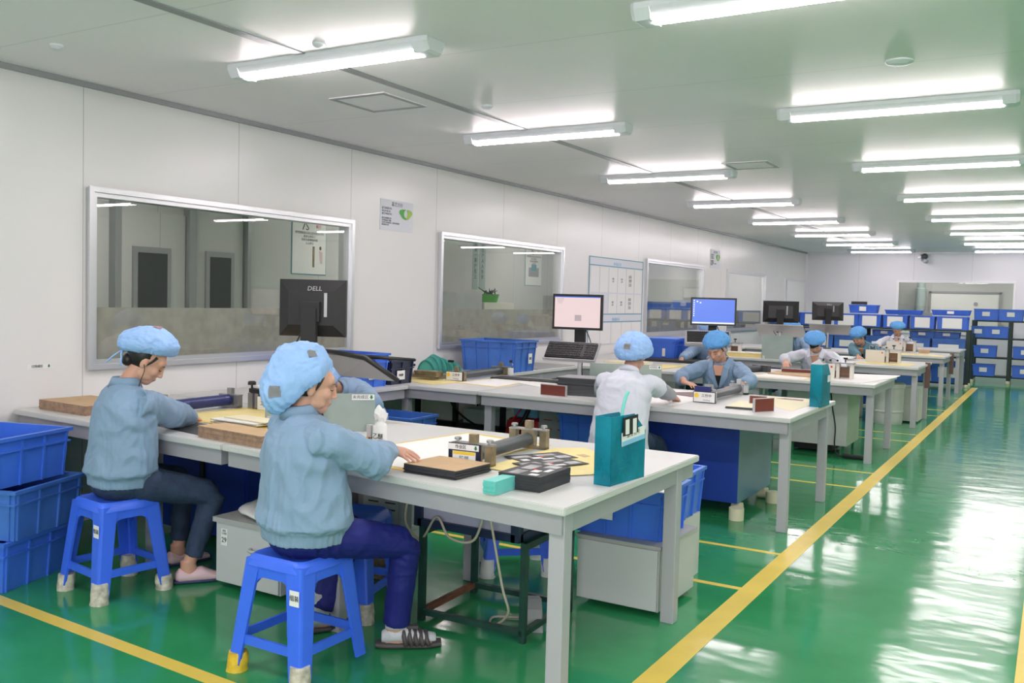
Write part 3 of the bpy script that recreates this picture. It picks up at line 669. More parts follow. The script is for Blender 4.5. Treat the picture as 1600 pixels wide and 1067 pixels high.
# bottle stuffed with tissue
def bottle(label, loc, r_, h, m='paperwhite', mcap='paperwhite', txt=None, tissue=False, name='bottle', lab=None):
    g = thing(name, label, 'bottle', loc)
    MB().lathe([(r_ * .9, 0), (r_, .004), (r_, h * .66), (r_ * .85, h * .74), (r_ * .45, h * .8), (r_ * .42, h * .86)]).build('body', m, g, True, 45)
    MB().lathe([(r_ * .5, h * .86), (r_ * .5, h), (r_ * .4, h)], n=14).build('cap', mcap, g, True, 40)
    if lab:
        MB().lathe([(r_ + .0008, h * .15), (r_ + .0008, h * .55), (r_, h * .55), (r_, h * .15)]).build('label', lab, g, True, 40)
    if txt: text(txt, .03, 'ink', g, (.008, -r_ - .002, h * .34), (1, .1, 0), Z1)
    if tissue:
        b = MB(); b.ell((0, 0, h * 1.02), (r_ * 1.1, r_ * 1.1, .03), nu=18, nv=12)
        for v in b.bm.verts: v.co *= 1 + .22 * noise.noise(v.co * 45); v.co.z += 0
        b.build('tissue', 'paperwhite', g)
    return g
bottle('white plastic bottle stuffed with tissue on the nearest table', (-2.80, 3.50, T), .030, .15, txt='乙醚', tissue=True)
r = thing('paper_clip_stand', 'small white and grey clip stand at the foot of the divider', 'clip', (-2.99, 3.66, T)); MB().bx(-.012, .012, -.02, .02, 0, .07).build('clip', 'silver', r); MB().box((.03, .0, .035), (.02, .03, .07), bev=.004).build('foot', 'paperwhite', r)
# scissors, pen, red-handled tool
r = thing('scissors', 'mint-handled scissors lying open on the nearest table', 'scissors', (-2.79, 3.37, T + .004), math.radians(10))
for s in (-1, 1):
    b = MB(); n = 14; b.tube([V((-.05 + .032 * math.cos(2 * PI * k / n), s * .022 + .019 * math.sin(2 * PI * k / n), .004)) for k in range(n + 1)], .0055, 8); b.build('handle', 'mint_dark' if s < 0 else 'mint', r, True)
MB().slab([(-.02, .006, .002), (.10, -.002, .002), (.02, -.008, .002)], .002, (0, 0, 1)).build('blade', 'steel', r); MB().slab([(-.02, -.006, .005), (.095, .012, .005), (.03, .004, .005)], .002, (0, 0, 1)).build('blade', 'steel', r)
r = thing('pen', 'orange pen on the nearest table beside the white bottle', 'pen', (-3.02, 3.60, T + .006), math.radians(48)); MB().cyl((-.05, 0, 0), (.05, 0, 0), .0055, 10).build('barrel', 'orange', r, True); MB().cyl((.05, 0, 0), (.068, 0, 0), .005, 10, .001).build('tip', 'ink', r, True)
r = thing('pliers', 'red and black handled pliers leaning on the divider', 'pliers', (-3.31, 3.62, T + .001), math.radians(45)); MB().wire([(-.012, 0, 0), (-.02, 0, .05), (-.014, 0, .10), (-.005, 0, .118)], .006).build('handle', 'red', r, True); MB().wire([(.012, 0, 0), (.024, 0, .05), (.018, 0, .10), (.012, 0, .118)], .006).build('handle', 'black', r, True); MB().ell((0, 0, .118), (.012, .008, .016)).build('head', 'red', r, True)
mat_bordered('white cutting mat with yellow border in the middle of the nearest table', [(-2.86, 3.12), (-2.28, 3.06), (-2.16, 4.06), (-2.72, 4.16)], T + .0003)
sheet('yellow wrapping sheet spread under the patterned black prints', [(-2.10, 3.33), (-1.80, 3.28), (-1.60, 3.55), (-1.76, 3.9), (-1.98, 4.08), (-2.10, 3.98)], T + .003, 'paperyellow', t=.002)
sheet('flat tan glue spot sheet on the yellow wrapping', [(-1.92, 3.86), (-1.86, 3.83), (-1.85, 3.87), (-1.90, 3.90)], T + .0052, 'kraft', t=.001)
def print_pattern(r, z, w_, d_):
    for (x, y, a, c) in ((-.30, .18, .30, .26), (-.12, -.12, .16, .18), (.14, .2, .34, .26), (.32, -.2, .22, .3), (.02, -.32, .22, .12), (-.38, -.26, .12, .2)):
        MB().bx((x - a / 2) * w_, (x + a / 2) * w_, (y - c / 2) * d_, (y + c / 2) * d_, z, z + .0008).build('silver_print', 'silver_print' if c > .2 else 'paperwhite', r)
    MB().bx(-.02 * w_, .05 * w_, -.05 * d_, .05 * d_, z, z + .0009).build('red_mark', 'red', r)
for x, y, a, l in ((-2.02, 3.70, 62, 'black printed film sheet lying nearest the roller'), (-1.90, 3.57, 66, 'black printed film sheet lying between the roller and the black stack')):
    r = thing('printed_film', l, 'film sheet', (x, y, T + .0055 if 'nearest' in l else T + .0085), math.radians(a)); MB().bx(-.15, .15, -.085, .085, 0, .002).build('film', 'inkblack', r); print_pattern(r, .002, .3, .17)
r = stack('thick black stack of printed film at the front edge of the nearest table', (-1.75, 3.16, T), .26, .185, .058, math.radians(91), 16, 'inkblack', 'inkblack', .0015, 'film_stack', 'stack of films'); print_pattern(r, .0605, .26, .185)
b = MB()
for k in range(12): b.box((-.20 + rnd.uniform(-.004, .004), .045, .004 + .0043 * k), (.15, .055, .0036))
b.build('mint_tabs', 'mint', r)
# teal file boxes
def file_box(label, loc, rz, w_, d_, h, front=None, m='tealplastic'):
    r = thing('file_box', label, 'file box', loc, rz)
    b = MB(); t = .003; hb = h; hf = h * .72
    # open magazine box: wide sides along x, thin in y; the side walls slope from the tall back (x-) to the low front (x+)
    b.bx(-w_ / 2, w_ / 2, -d_ / 2, d_ / 2, 0, t)
    for s in (-1, 1):
        y = s * d_ / 2
        b.slab([(-w_ / 2, y, 0), (w_ / 2, y, 0), (w_ / 2, y, hf), (w_ * .15, y, hb), (-w_ / 2, y, hb)], t, (0, -s, 0))
    b.slab([(-w_ / 2, -d_ / 2, 0), (-w_ / 2, d_ / 2, 0), (-w_ / 2, d_ / 2, hb), (-w_ / 2, -d_ / 2, hb)], t, (1, 0, 0))
    b.slab([(w_ / 2, -d_ / 2, 0), (w_ / 2, d_ / 2, 0), (w_ / 2, d_ / 2, hf), (w_ / 2, -d_ / 2, hf)], t, (-1, 0, 0))
    b.build('box', m, r)
    return r
r = file_box('translucent teal file box with a badge card on the end of the nearest table', (-1.515, 3.45, T), math.radians(84), .28, .075, .275)
q = plate((.03, -.041, .185), (1, .0, .08), (-.08, 0, 1), .19, .055, .0015).build('label_strip', 'paperwhite', r)
plate((.0315, -.0430, .168), (1, 0, .08), (-.08, 0, 1), .188, .018, .001).build('blue_band', 'skyblue', q)
text('放 工 艺 卡', .022, 'inkgrey', q, (.029, -.0435, .195), (1, 0, .08), (-.08, 0, 1))
q = plate((.0, -.0425, .232), (1, .0, .05), (-.05, 0, 1), .12, .075, .003).build('badge_card', 'black', r)
for dx in (-.03, .03): plate((dx, -.0465, .228), (1, 0, .05), (-.05, 0, 1), .03, .06, .001).build('badge_window', 'paperwhite', q)
MB().wire([(-.0, -.002, .262), (.012, -.0, .30), (.035, .0, .345), (.05, 0, .36)], .007).build('ribbon_tab', 'mint', r)
r = file_box('tall blue-teal file box standing on the end of the second bench row', (-1.485, 6.98, T), math.radians(88), .24, .085, .31)
plate((.07, -.0445, .20), X1, Z1, .09, .05, .0015).build('label_strip', 'paperwhite', r)
MB().slab([(-.12, -.045, .309), (-.12, .045, .309), (-.05, .0, .345)], .003, (0, 0, 1)).build('grey_flap', 'tape', r)
for dx, l in ((-4.05, 'left one of the two teal document holders behind the blue crates'), (-3.9, 'right one of the two teal document holders behind the blue crates')):
    r = file_box(l, (dx, 11.35, T), math.radians(5), .17, .1, .27, m='tealplastic'); b = MB(); [b.box((x, 0, .17), (.012, .06, .28)) for x in (-.03, .02)]; b.build('papers', 'paperwhite', r)

# ---- monitors on post arms
def monitor(label, loc, rz, w_, h, tray=True, front=None, zc=1.41, post=True, tray_z=1.05, tray_tilt=35, logo=False, mk='key', tray_w=.5, tray_off=(0, 0), tilt=0):
    """screen faces local -y; post goes down to the table"""
    r = thing('monitor', label, 'monitor', loc, rz)
    z = zc - loc[2]
    R = Matrix.Translation((0, 0, z)) @ Matrix.Rotation(math.radians(tilt), 4, 'X')
    def P(x, y, zz): return R @ V((x, y, zz))
    b = MB(); bz = .02
    b.rings([[P(-w_ / 2, 0, -h / 2), P(w_ / 2, 0, -h / 2), P(w_ / 2, 0, h / 2), P(-w_ / 2, 0, h / 2)], [P(-w_ / 2, .022, -h / 2), P(w_ / 2, .022, -h / 2), P(w_ / 2, .022, h / 2), P(-w_ / 2, .022, h / 2)],
             [P(-w_ * .34, .055, -h * .30), P(w_ * .34, .055, -h * .30), P(w_ * .34, .055, h * .28), P(-w_ * .34, .055, h * .28)]])
    b.build('shell', 'black', r)
    b = MB(); b.slab([P(-w_ / 2 + bz, -.001, -h / 2 + bz), P(w_ / 2 - bz, -.001, -h / 2 + bz), P(w_ / 2 - bz, -.001, h / 2 - bz), P(-w_ / 2 + bz, -.001, h / 2 - bz)], .002, (0, -1, 0)); sc_ = b.build('screen', front or 'darkscreenback', r)
    if front == 'screen_blue':
        MB().slab([P(-w_ / 2 + bz, -.004, -h / 2 + bz), P(w_ / 2 - bz, -.004, -h / 2 + bz), P(w_ / 2 - bz, -.004, -h / 2 + bz + .016), P(-w_ / 2 + bz, -.004, -h / 2 + bz + .016)], .001, (0, -1, 0)).build('taskbar', 'screen_white', sc_)
        for k in range(8): MB().box(P(-w_ / 2 + bz + .016, -.005, h / 2 - bz - .016 - .024 * k), (.011, .001, .013)).build('desktop_icon', 'screen_white', sc_)
        for k in (1, 2): MB().box(P(-w_ / 2 + bz + .016 + .035 * k, -.005, h / 2 - bz - .014 - .012 * k), (.016, .001, .014)).build('desktop_icon', 'screen_white', sc_)
    if front == 'screen_pink':
        MB().slab([P(-w_ / 2 + bz, -.004, h / 2 - bz - .008), P(w_ / 2 - bz, -.004, h / 2 - bz - .008), P(w_ / 2 - bz, -.004, h / 2 - bz), P(-w_ / 2 + bz, -.004, h / 2 - bz)], .001, (0, -1, 0)).build('title_bar', 'screen_blue', sc_)
        for k in range(4): MB().box(P(-w_ / 2 + bz + .05, -.005, h / 2 - bz - .02 - .012 * k), (.07 - .01 * k, .001, .0035)).build('text_row', 'screen_grey', sc_)
        MB().box(P(.01, -.005, -.05), (.06, .001, .05)).build('dialog_box', 'screen_grey', sc_)
    # bracket, column and post
    MB().box(P(0, .07, -.02), (.12, .03, .12), bev=.006).build('mount', 'blackmatte', r)
    if post:
        MB().bx(-.045, .045, .06, .10, z - .30, z + .0).build('column', 'blackmatte', r)
        MB().cyl((0, .085, .0), (0, .085, z - .28), .018, 14).build('post', 'silver', r, True, 40); MB().bx(-.06, .06, .03, .14, 0, .012).build('foot', 'blackmatte', r)
        MB().wire([(.03, .09, z - .12), (.09, .10, z - .26), (.05, .11, z - .34), (.015, .105, z - .45), (.03, .1, .02)], .004).build('cable', 'cable_black', r, True)
    if logo: text('DELL', h * .12, 'greypc', r, P(-.02, .0485, h * .34), (-1, 0, 0), (0, -.45, 1))
    if post: MB().box(P(-.09, .058, .02), (.018, .004, h * .42)).build('data_sticker', 'tape', r)
    return r
def keyboard(label, mon, off, w_, d_, tilt, mkey='key', mbase='black'):
    """tray and arm are parts of the monitor stand; the keyboard lies on the tray"""
    Rt = Matrix.Rotation(math.radians(tilt), 4, 'X'); B = Matrix.Translation(off) @ Rt
    b = MB(); b.box((0, 0, -.006), (w_ + .03, d_ + .04, .012), m4=B); b.box((0, -d_ / 2 - .012, .008), (w_ + .03, .008, .022), m4=B); b.build('tray', 'greypc', mon)
    e = B @ V((0, 0, -.012)); MB().wire([(0, .085, e.z - .03), (e.x * .6, (e.y + .085) / 2, e.z - .05), e], .012).build('tray_arm', 'silver', mon, True)
    r = thing('keyboard', label, 'keyboard', tuple(mon.matrix_basis @ V(off)), mon.rotation_euler.z)
    b = MB(); b.box((0, 0, .0125), (w_, d_, .024), bev=.004, m4=Rt); b.build('case', mbase, r)
    MB().box((0, -.004, .0255), (w_ - .02, d_ - .03, .003), m4=Rt).build('key_bed', 'black', r)
    b = MB(); cols = int(w_ / .0225); rows = 6
    for i in range(rows):
        for k in range(cols):
            if cols * .72 < k < cols * .75: continue
            b.box((-w_ / 2 + .016 + k * (w_ - .03) / (cols - 1), -d_ / 2 + .02 + i * (d_ - .045) / (rows - 1), .028), (.016, .015, .010), m4=Rt)
    b.build('keys', mkey, r)['kind'] = 'stuff'
    return r
monitor('black square monitor seen from behind near the first window', (-3.80, 4.10, T), math.radians(180 + 24), .405, .335, zc=1.41, logo=True)
mp = monitor('monitor with a pale pink screen on a post over the second bench row', (-3.50, 6.98, T), math.radians(4), .455, .30, front='screen_pink', zc=1.395)
mb = monitor('monitor with a bright blue desktop over the third bench row', (-3.30, 9.95, T), math.radians(22), .50, .31, front='screen_blue', zc=1.405)
monitor('dark monitor seen from behind, left one of the two farthest', (-3.47, 13.5, T), math.radians(180 + 12), .50, .31, zc=1.40)
monitor('dark monitor seen from behind, right one of the two farthest', (-3.45, 16.55, T), math.radians(180 + 22), .52, .32, zc=1.41, tilt=8, logo=True)
bpy.context.view_layer.update()
keyboard('black keyboard on a tilted tray under the pink-screened monitor', mp, (.0, -.10, .30), .44, .16, 50)
keyboard('white and black keyboard on a tray under the blue-screened monitor', mb, (-.06, -.12, .345), .47, .19, 45, mbase='silver')
# tray of the nearest monitor (empty, seen from below)
r = thing('keyboard_tray', 'grey keyboard tray with black side arm below the nearest monitor', 'tray', (-3.76, 4.20, 1.085), math.radians(-8))
MB().slab([(.0, -.05, .055), (.40, -.08, .045), (.56, .02, -.075), (.05, .04, -.08)], .012, (0, .4, .8)).build('panel', 'greypc', r)
MB().tube([(-.2, -.06, .075), (.15, -.07, .07), (.41, -.085, .055), (.57, .02, -.07)], [.012, .014, .017, .014], 10).build('side_arm', 'black', r, True); MB().tube([(.40, -.08, .06), (.62, .1, .05)], [.012, .008], 8).build('back_arm', 'black', r, True)
for (x, y, h, l, rz) in ((-3.47, 13.4, 1.13, 'steel tray under the left farthest monitor', 0), (-3.4, 16.4, 1.10, 'steel tray under the right farthest monitor', .1)):
    r = thing('keyboard_tray', l, 'tray', (x, y, h), rz); MB().slab([(-.3, -.15, .08), (.38, -.15, .08), (.38, .1, -.09), (-.3, .1, -.09)], .012, (0, .4, .8)).build('panel', 'steel', r)

# ---- things on the wall benches
c1 = crate('tall blue crate with a paper label on the wall bench', (-4.87, 5.69, T + .001), .50, .33, .265, math.radians(1), paper=None, lab=1)
def stick(parent, c, right, up, w_, h, txt=None, ts=.4, m='paperwhite', name='paper_label'):
    c = V(c); rt = V(right).normalized(); u = V(up).normalized(); n = rt.cross(u)
    q = plate(c, rt, u, w_, h, .0015).build(name, m, parent)
    if txt: text(txt, h * ts, 'ink', q, c + n * .003, rt, u, squash=.85)
    return q
stick(c1, (.258, -.03, .11), Y1, Z1, .12, .09, '纸质返工', .28)
c2 = crate('navy blue open crate with a white label on the wall bench', (-4.86, 6.06, T + .001), .44, .32, .20, math.radians(2), 'navybin', lab=1)
stick(c2, (.222, -.02, .075), Y1, Z1, .11, .075, '待返胶', .32)
MB().bx(-.17, .17, -.12, .12, .12, .15).build('papers_inside', 'paperwhite', c2)
c3 = crate('large blue crate standing on the second bench row below the second window', (-4.86, 7.95, T + .001), .62, .46, .31, math.radians(2), 'bluebin_old', lab=1)
stick(c3, (.318, .08, .13), Y1, Z1, .075, .10, '流转', .3)
for k, (y, l) in enumerate(((11.08, 'front one of the two bright blue crates on the third bench row'), (11.42, 'rear one of the two bright blue crates on the third bench row'))):
    c = crate(l, (-4.36 + .08 * k, y, T + .001), .46, .32, .25, math.radians(4), 'bluebin', lab=1, lid='bluebin'); stick(c, (.1, -.165, .1), X1, Z1, .04, .10, None)
crate('low blue crate on a stand beside the wall bench, just behind the nearest table', (-4.40, 5.66, .38), .55, .36, .2, math.radians(2), 'bluebin_old')
r = thing('crate_rack', 'low grey stand under the blue crate behind the nearest table', 'stand', (-4.40, 5.66, 0)); MB().bx(-.28, .28, -.18, .18, .355, .378).build('shelf', 'tableframe', r)
for x in (-.25, .25):
    for y in (-.16, .16): MB().bx(x - .015, x + .015, y - .015, y + .015, 0, .355).build('leg', 'tableframe', r)
# mint visors in a rack
r = thing('goggle_rack', 'heap of mint green plastic visors on the wall bench', 'visor heap', (-4.88, 6.86, T)); 
MB().bx(-.2, .2, -.22, .24, 0, .035).build('base', 'brass', r)
for k in range(15):
    b = MB(); n = 10; y = -.18 + .031 * k; h = .17 - .009 * abs(k - 5)
    b.rings([[V((.02 * math.cos(.4 * k) + rr_ * math.cos(PI * i / n) * 1.0, y + .012 + (rr_ - .07) * .3, .035 + h * math.sin(PI * i / n) * rr_ / .1)) for i in range(n + 1)] for rr_ in (.10, .085, .098)])
    b.build('visor', 'mint' if k % 3 else 'mint_dark', r, True, 60)
for k, (x, y, z) in enumerate(((-.12, -.18, .15), (-.1, -.2, .11), (.05, -.12, .08), (.1, .12, .14))): MB().box((x, y, z), (.05, .03, .022), bev=.004).build('binder_clip', 'black', r)
stack('small pile of brown blocks beside the mint visors', (-4.72, 6.55, T + .03), .22, .12, .05, .1, 5, 'brass', None, .006, 'block_pile', 'pile of blocks')
sheet('yellow sheet at the wall end of the second bench row', [(-5.0, 6.35), (-4.42, 6.2), (-4.38, 6.58), (-4.95, 6.72)], T + .0002, 'paperyellow', t=.004)
def card_working(big=1):
    def f(r, y, wd, h):
        MB().bx(-.085, .085, y - .012, y - .004, 0, .082).build('card_frame', 'black' if big < 2 else 'ironblue', r)
        q = plate((0, y - .013, .041), X1, Z1, .16, .072, .001).build('working_card', 'paperwhite', r)
        MB().cyl((-.058, y - .0145, .052), (-.058, y - .016, .052), .018, 20).build('smiley', 'amber', q)
        text('工作中', .024, 'ink', q, (.018, y - .016, .052), X1, Z1, squash=1.1); text('Working', .015, 'inkgrey', q, (.018, y - .016, .020), X1, Z1)
    return f
roller_jig('black roller fixture with a framed work card at the wall end, second row', (-4.50, 6.66, T + .001), .82, 'roller', 'brass', math.radians(3), card=card_working(), knobs=False, wd=.18)
mat_bordered('white mat with yellow border beside the brass roller fixture', [(-4.42, 6.50), (-3.92, 6.40), (-3.98, 7.15), (-4.36, 7.28)], T + .0003)
bottle('small clear bottle with a warning label on the second bench row', (-4.33, 7.3, T), .026, .16, 'bottleclear', 'blackmatte', lab='paperwhite')
sheet('long white sheet across the second bench row', [(-4.05, 6.9), (-3.5, 6.55), (-3.35, 6.75), (-3.9, 7.2)], T + .001, 'paperwhite', t=.003)
b = MB(); b.bx(-.45, .45, -.25, .25, 0, .012); o = b.build('rubber_mat', 'blackmatte'); o.location = (-4.0, 7.17, T + .0005); o.scale = (.9, .4, 1); tag(o, 'black rubber mat lying at the back of the second bench row', 'mat')
o = sheet('dark mat covering the wall bench behind the second bench row', [(-5.25, 8.3), (-4.6, 8.3), (-4.6, 9.15), (-5.25, 9.15)], T, 'greypc', 'rubber_mat', 'mat', .008)
divider('pale green divider between the grey film pile and the white-coated back', (-3.40, 7.05), (-2.86, 7.32), .2, lw=.1)
stack('tall pile of dark grey film packs on the second bench row', (-3.15, 6.42, T), .34, .27, .135, math.radians(8), 14, 'darkgrey', 'greypc', .008, 'film_stack', 'stack of films')
def tilecard(label, loc, rz, w_, h, t=.02):
    r = thing('sample_board', label, 'board', loc, rz); MB().bx(-w_ / 2, w_ / 2, 0, t, 0, h).build('board', 'silver', r); MB().bx(-w_ / 2 + .006, w_ / 2 - .006, -.0015, 0, .004, h - .004).build('face', 'redbrown', r); return r
tilecard('red-brown faced board standing at the table edge before the grey film pile', (-3.27, 6.15, T), math.radians(-4), .23, .085)
tilecard('short red-brown board behind its twin on the second bench row', (-1.84, 6.62, T), math.radians(6), .13, .075)
tilecard('red-brown faced board standing edge-on at the front of the second bench row', (-1.70, 6.28, T), math.radians(62), .19, .095, .018)
roller_jig('long dark roller fixture with a white work card near the aisle end', (-2.21, 6.56, T + .002), .82, 'roller', 'silver', math.radians(0), card=card_working(2), knobs=True, wd=.15)
tag(MB().bx(-2.285, -2.165, 6.52, 6.545, T + .084, T + .122).build('clamp_cap', 'rollerblue'), 'dark blue cap on the work card of the long roller fixture', 'cap block')
sheet('white sheet under the forearm of the white-coated back at the second bench row', [(-2.9, 6.25), (-2.32, 6.2), (-2.3, 7.3), (-2.9, 7.35)], T + .0003, 'paperwhite')
stack('thin grey folder with a cream sheet on the second bench row', (-1.87, 6.52, T + .0015), .25, .42, .014, math.radians(4), 3, 'darkgrey', 'cream', .002, 'folder', 'folder')
sheet('pale yellow sheet on the aisle end of the second bench row', [(-1.80, 6.72), (-1.56, 6.45), (-1.53, 7.36), (-2.05, 7.38)], T + .0003, 'cream')
sheet('brown offcut on the pale yellow sheet', [(-1.87, 7.24), (-1.66, 7.2), (-1.67, 7.3), (-1.82, 7.32)], T + .0018, 'brown')
sheet('grey work piece under the hands of the badge-wearing worker', [(-2.72, 7.0), (-2.42, 6.85), (-2.4, 7.05), (-2.5, 7.25)], T + .0018, 'brown', t=.004)
# ---- third bench row
sheet('folded yellow sheet on the third bench row behind the blue cap', [(-4.05, 9.3), (-3.7, 9.28), (-3.62, 10.2), (-3.95, 10.1)], T + .0003, 'paperyellow', t=.008)
b = MB().bx(-.5, .5, -.3, .3, 0, .03); o = b.build('metal_tray', 'greypc_dark'); o.location = (-4.2, 10.9, T); tag(o, 'dark flat metal tray below the two bright blue crates', 'tray') 
b = MB(); b.cyl((0, 0, .035), (.0, .55, .035), .034, 18); b.bx(-.1, .1, .5, .56, 0, .07); o = b.build('film_roll', 'darkgrey', smooth=True, ang=30); o.location = (-2.95, 9.55, T); o.rotation_euler = (0, 0, -.35); tag(o, 'dark roll of film in clear wrap on the third bench row', 'roll')
sheet('orange-brown folder under the fist of the white-coated worker', [(-2.62, 9.75), (-2.15, 9.6), (-2.1, 9.95), (-2.6, 10.1)], T + .002, 'kraft', t=.012)
r = tilecard('long brown board propped flat before the white-coated worker', (-2.33, 10.0, T + .015), .05, .42, .04)
mat_bordered('white mat with yellow border on the third bench row', [(-2.72, 9.3), (-2.12, 9.28), (-2.1, 9.75), (-2.66, 9.85)], T + .0004)
sheet('large white sheet hanging over the corner of the third bench row', [(-1.98, 9.45), (-1.6, 9.3), (-1.44, 10.3), (-1.44, 10.7), (-1.9, 10.55)], T + .0006, 'paperwhite', t=.004)
def jig_machine(label, loc, rz=0, sc_=1):
    """cream boxed clamp machine with a row of toggle levers"""
    r = thing('clamping_machine', label, 'clamping machine', loc, rz)
    MB().bx(-.16 * sc_, .06 * sc_, -.10, -.08, 0, .15 * sc_).build('front_plate', 'applianc', r); MB().bx(-.15 * sc_, .05 * sc_, -.08, .12, 0, .12 * sc_).build('body', 'applianc', r)
    for x in (.07, .20): MB().bx(x * sc_, (x + .03) * sc_, -.07, .01, 0, .155 * sc_).build('upright', 'applianc', r)
    MB().bx(.105 * sc_, .195 * sc_, -.03, .0, .012, .12 * sc_).build('clamp_block', 'bronze', r)
    MB().bx(.06 * sc_, .24 * sc_, -.09, .03, .155 * sc_, .167 * sc_).build('top_plate', 'steel', r)
    MB().cyl((.02, .0, .045), (.19 * sc_, .0, .045), .035, 16).build('roller', 'bronze', r, True, 40)
    for k in range(3):
        x = (-.12 + .07 * k) * sc_; MB().wire([(x, -.02, .14 * sc_), (x - .012, -.02, .19 * sc_), (x + .012, -.03, .2 * sc_), (x + .045, -.02, .185 * sc_)], .0042).build('toggle_lever', 'steel', r, True); MB().ell((x + .05, -.02, .182 * sc_), (.011, .011, .011)).build('lever_knob', 'black', r, True)
    MB().lathe([(.006, .165 * sc_), (.006, .20 * sc_), (.022, .202 * sc_), (.022, .216 * sc_)], (.15 * sc_, -.03, 0), 12).build('knob', 'black', r, True, 40)
    MB().box((.03 * sc_, -.102, .12 * sc_), (.016, .003, .018)).build('warning_mark', 'red', r)
    return r
jig_machine('cream clamping machine with toggle levers on the third bench row', (-1.98, 9.75, T + .0025))
jig_machine('cream clamping machine on the fourth bench row before the dark teal worker', (-2.02, 13.1, T + .003), 0, 1.1)
jig_machine('cream clamping machine on the fifth bench row before the farthest worker', (-2.28, 16.6, T + .003), 0, 1.15)
jig_machine('cream clamping machine at the wall side of the fourth bench row', (-4.1, 12.9, T + .001), 0, 1.1)
divider('clear divider standing left of the white-coated worker', (-3.45, 12.5), (-3.05, 12.55), .32, False)
stack('pile of white papers and yellow sheets on the fourth bench row', (-3.75, 12.75, T), .5, .32, .06, 0, 5, 'paperyellow', 'paperwhite', .01, 'paper_pile', 'pile of papers')
sheet('yellow sheet at the aisle end of the fourth bench row', [(-2.3, 12.7), (-1.6, 12.6), (-1.56, 13.1), (-2.2, 13.25)], T + .0003, 'paperyellow', t=.004)
sheet('white paper held in front of the dark teal worker', [(-2.85, 13.1), (-2.4, 13.2), (-2.4, 13.5), (-2.8, 13.5)], T + .03, 'paperwhite', t=.01)
sheet('yellow sheet over the aisle end of the fifth bench row', [(-2.5, 15.6), (-1.52, 15.6), (-1.52, 16.0), (-2.4, 16.15)], T + .0003, 'paperyellow', t=.004)
tag(MB().bx(-1.95, -1.80, 16.4, 16.6, T, T + .06).build('kraft_box', 'kraft'), 'small kraft box right of the farthest clamping machine', 'box')
sheet('folder of yellow papers on the third bench row, left of the clear divider', [(-4.6, 9.9), (-4.1, 9.85), (-4.1, 10.2), (-4.55, 10.25)], T, 'cream', t=.02)
for x, y0, l in ((-1.44, 13.3, 'brown cloth strip hanging off the end of the fourth bench row'), (-1.44, 16.5, 'brown cloth strip hanging off the end of the fifth bench row')):
    MBo = MB().bx(x - .05, x + .012, y0, y0 + .012, T - .32, T + .02); tag(MBo.build('cloth_strip', 'brown'), l, 'cloth')
# ---- under the tables
r = thing('cabinet', 'small white cabinet numbered 29 beside the stool under the nearest table', 'cabinet', (-3.39, 3.50, 0))
MB().bx(-.22, .22, -.28, .28, .03, .335).build('body', 'cabinet', r); MB().bx(-.235, .235, -.30, .29, .335, .36).build('top', 'cabinet_edge', r)
d = MB().box((.0, -.287, .185), (.43, .012, .30), bev=.003).build('door', 'cabinet', r)
MB().wire([(.03, -.295, .235), (.045, -.32, .232), (.10, -.32, .232), (.115, -.295, .235)], .009).build('handle', 'silver', d, True)
q = plate((-.155, -.2955, .265), X1, Z1, .045, .085, .001).build('number_label', 'paperwhite', d); text('29', .036, 'ink', q, (-.155, -.2975, .25), X1, Z1); text('组装\n工具柜', .012, 'inkgrey', q, (-.155, -.2975, .29), X1, Z1)
b = MB(); b.ell((0, 0, .03), (.23, .25, .04), nu=24, nv=12)
for v in b.bm.verts: v.co.z = max(.002, v.co.z + .012 * noise.noise(v.co * 9)); v.co.x *= 1.02 + .12 * noise.noise(v.co * 5); v.co.y *= 1 + .1 * noise.noise(v.co * 4 + V((3, 1, 0)))
o = b.build('cushion', 'bag', smooth=True); o.location = (-3.36, 3.46, .361); tag(o, 'white plastic-covered cushion on the cabinet numbered 29', 'cushion')
r = thing('steel_cupboard', 'big dark blue cupboard under the wall table behind the leftmost worker', 'cupboard', (-4.35, 4.0, 0)); MB().bx(-.42, .36, -.22, .22, .04, .655).build('body', 'bluecab', r); MB().bx(-.03, .0, -.235, -.22, .10, .64).build('hose', 'cable_black', r); MB().bx(-.40, -.04, -.228, -.22, .08, .62).build('door', 'bluecab', r); MB().bx(.03, .34, -.228, -.22, .08, .62).build('door', 'bluecab', r)
def louvred(label, loc, rz, w_, d_, h, z0, slots=5, cols=2, red=False):
    r = thing('louvred_cabinet', label, 'cabinet', loc, rz); MB().bx(-w_ / 2, w_ / 2, -d_ / 2, d_ / 2, z0, z0 + h).build('body', 'greypc', r)
    MB().bx(-w_ / 2 + .015, w_ / 2 - .015, -d_ / 2 - .004, -d_ / 2, z0 + .02, z0 + h - .03).build('vent_panel', 'greypc', r)
    b = MB()
    for c in range(cols):
        for k in range(slots):
            x = (-w_ * .22 + c * w_ * .44) if cols == 2 else 0; zz = z0 + h * .85 - k * h * .12; b.box((x, -d_ / 2 - .005, zz), (w_ * .26, .003, .007))
    b.build('louvres', 'greypc_dark' if not red else 'red', r); return r
louvred('grey louvred computer case under the nearest table before the white drum', (-3.00, 3.82, 0), math.radians(4), .24, .1, .30, .27)
tag(MB().bx(-3.10, -2.90, 3.78, 3.86, 0, .269).build('wooden_block', 'kraftedge'), 'wooden block under the grey louvred computer case', 'block')
louvred('grey louvred computer case with slots under the table behind the cabinet numbered 29', (-3.62, 4.05, 0), 0, .34, .3, .5, .12)
tag(MB().bx(-3.78, -3.46, 3.92, 4.18, 0, .119).build('wooden_block', 'kraftedge'), 'wooden block under the slotted computer case behind the cabinet', 'block')
louvred('grey louvred case with red-lined slots under the second bench row', (-3.55, 6.9, 0), 0, .30, .34, .62, .04, 6, 2, True)
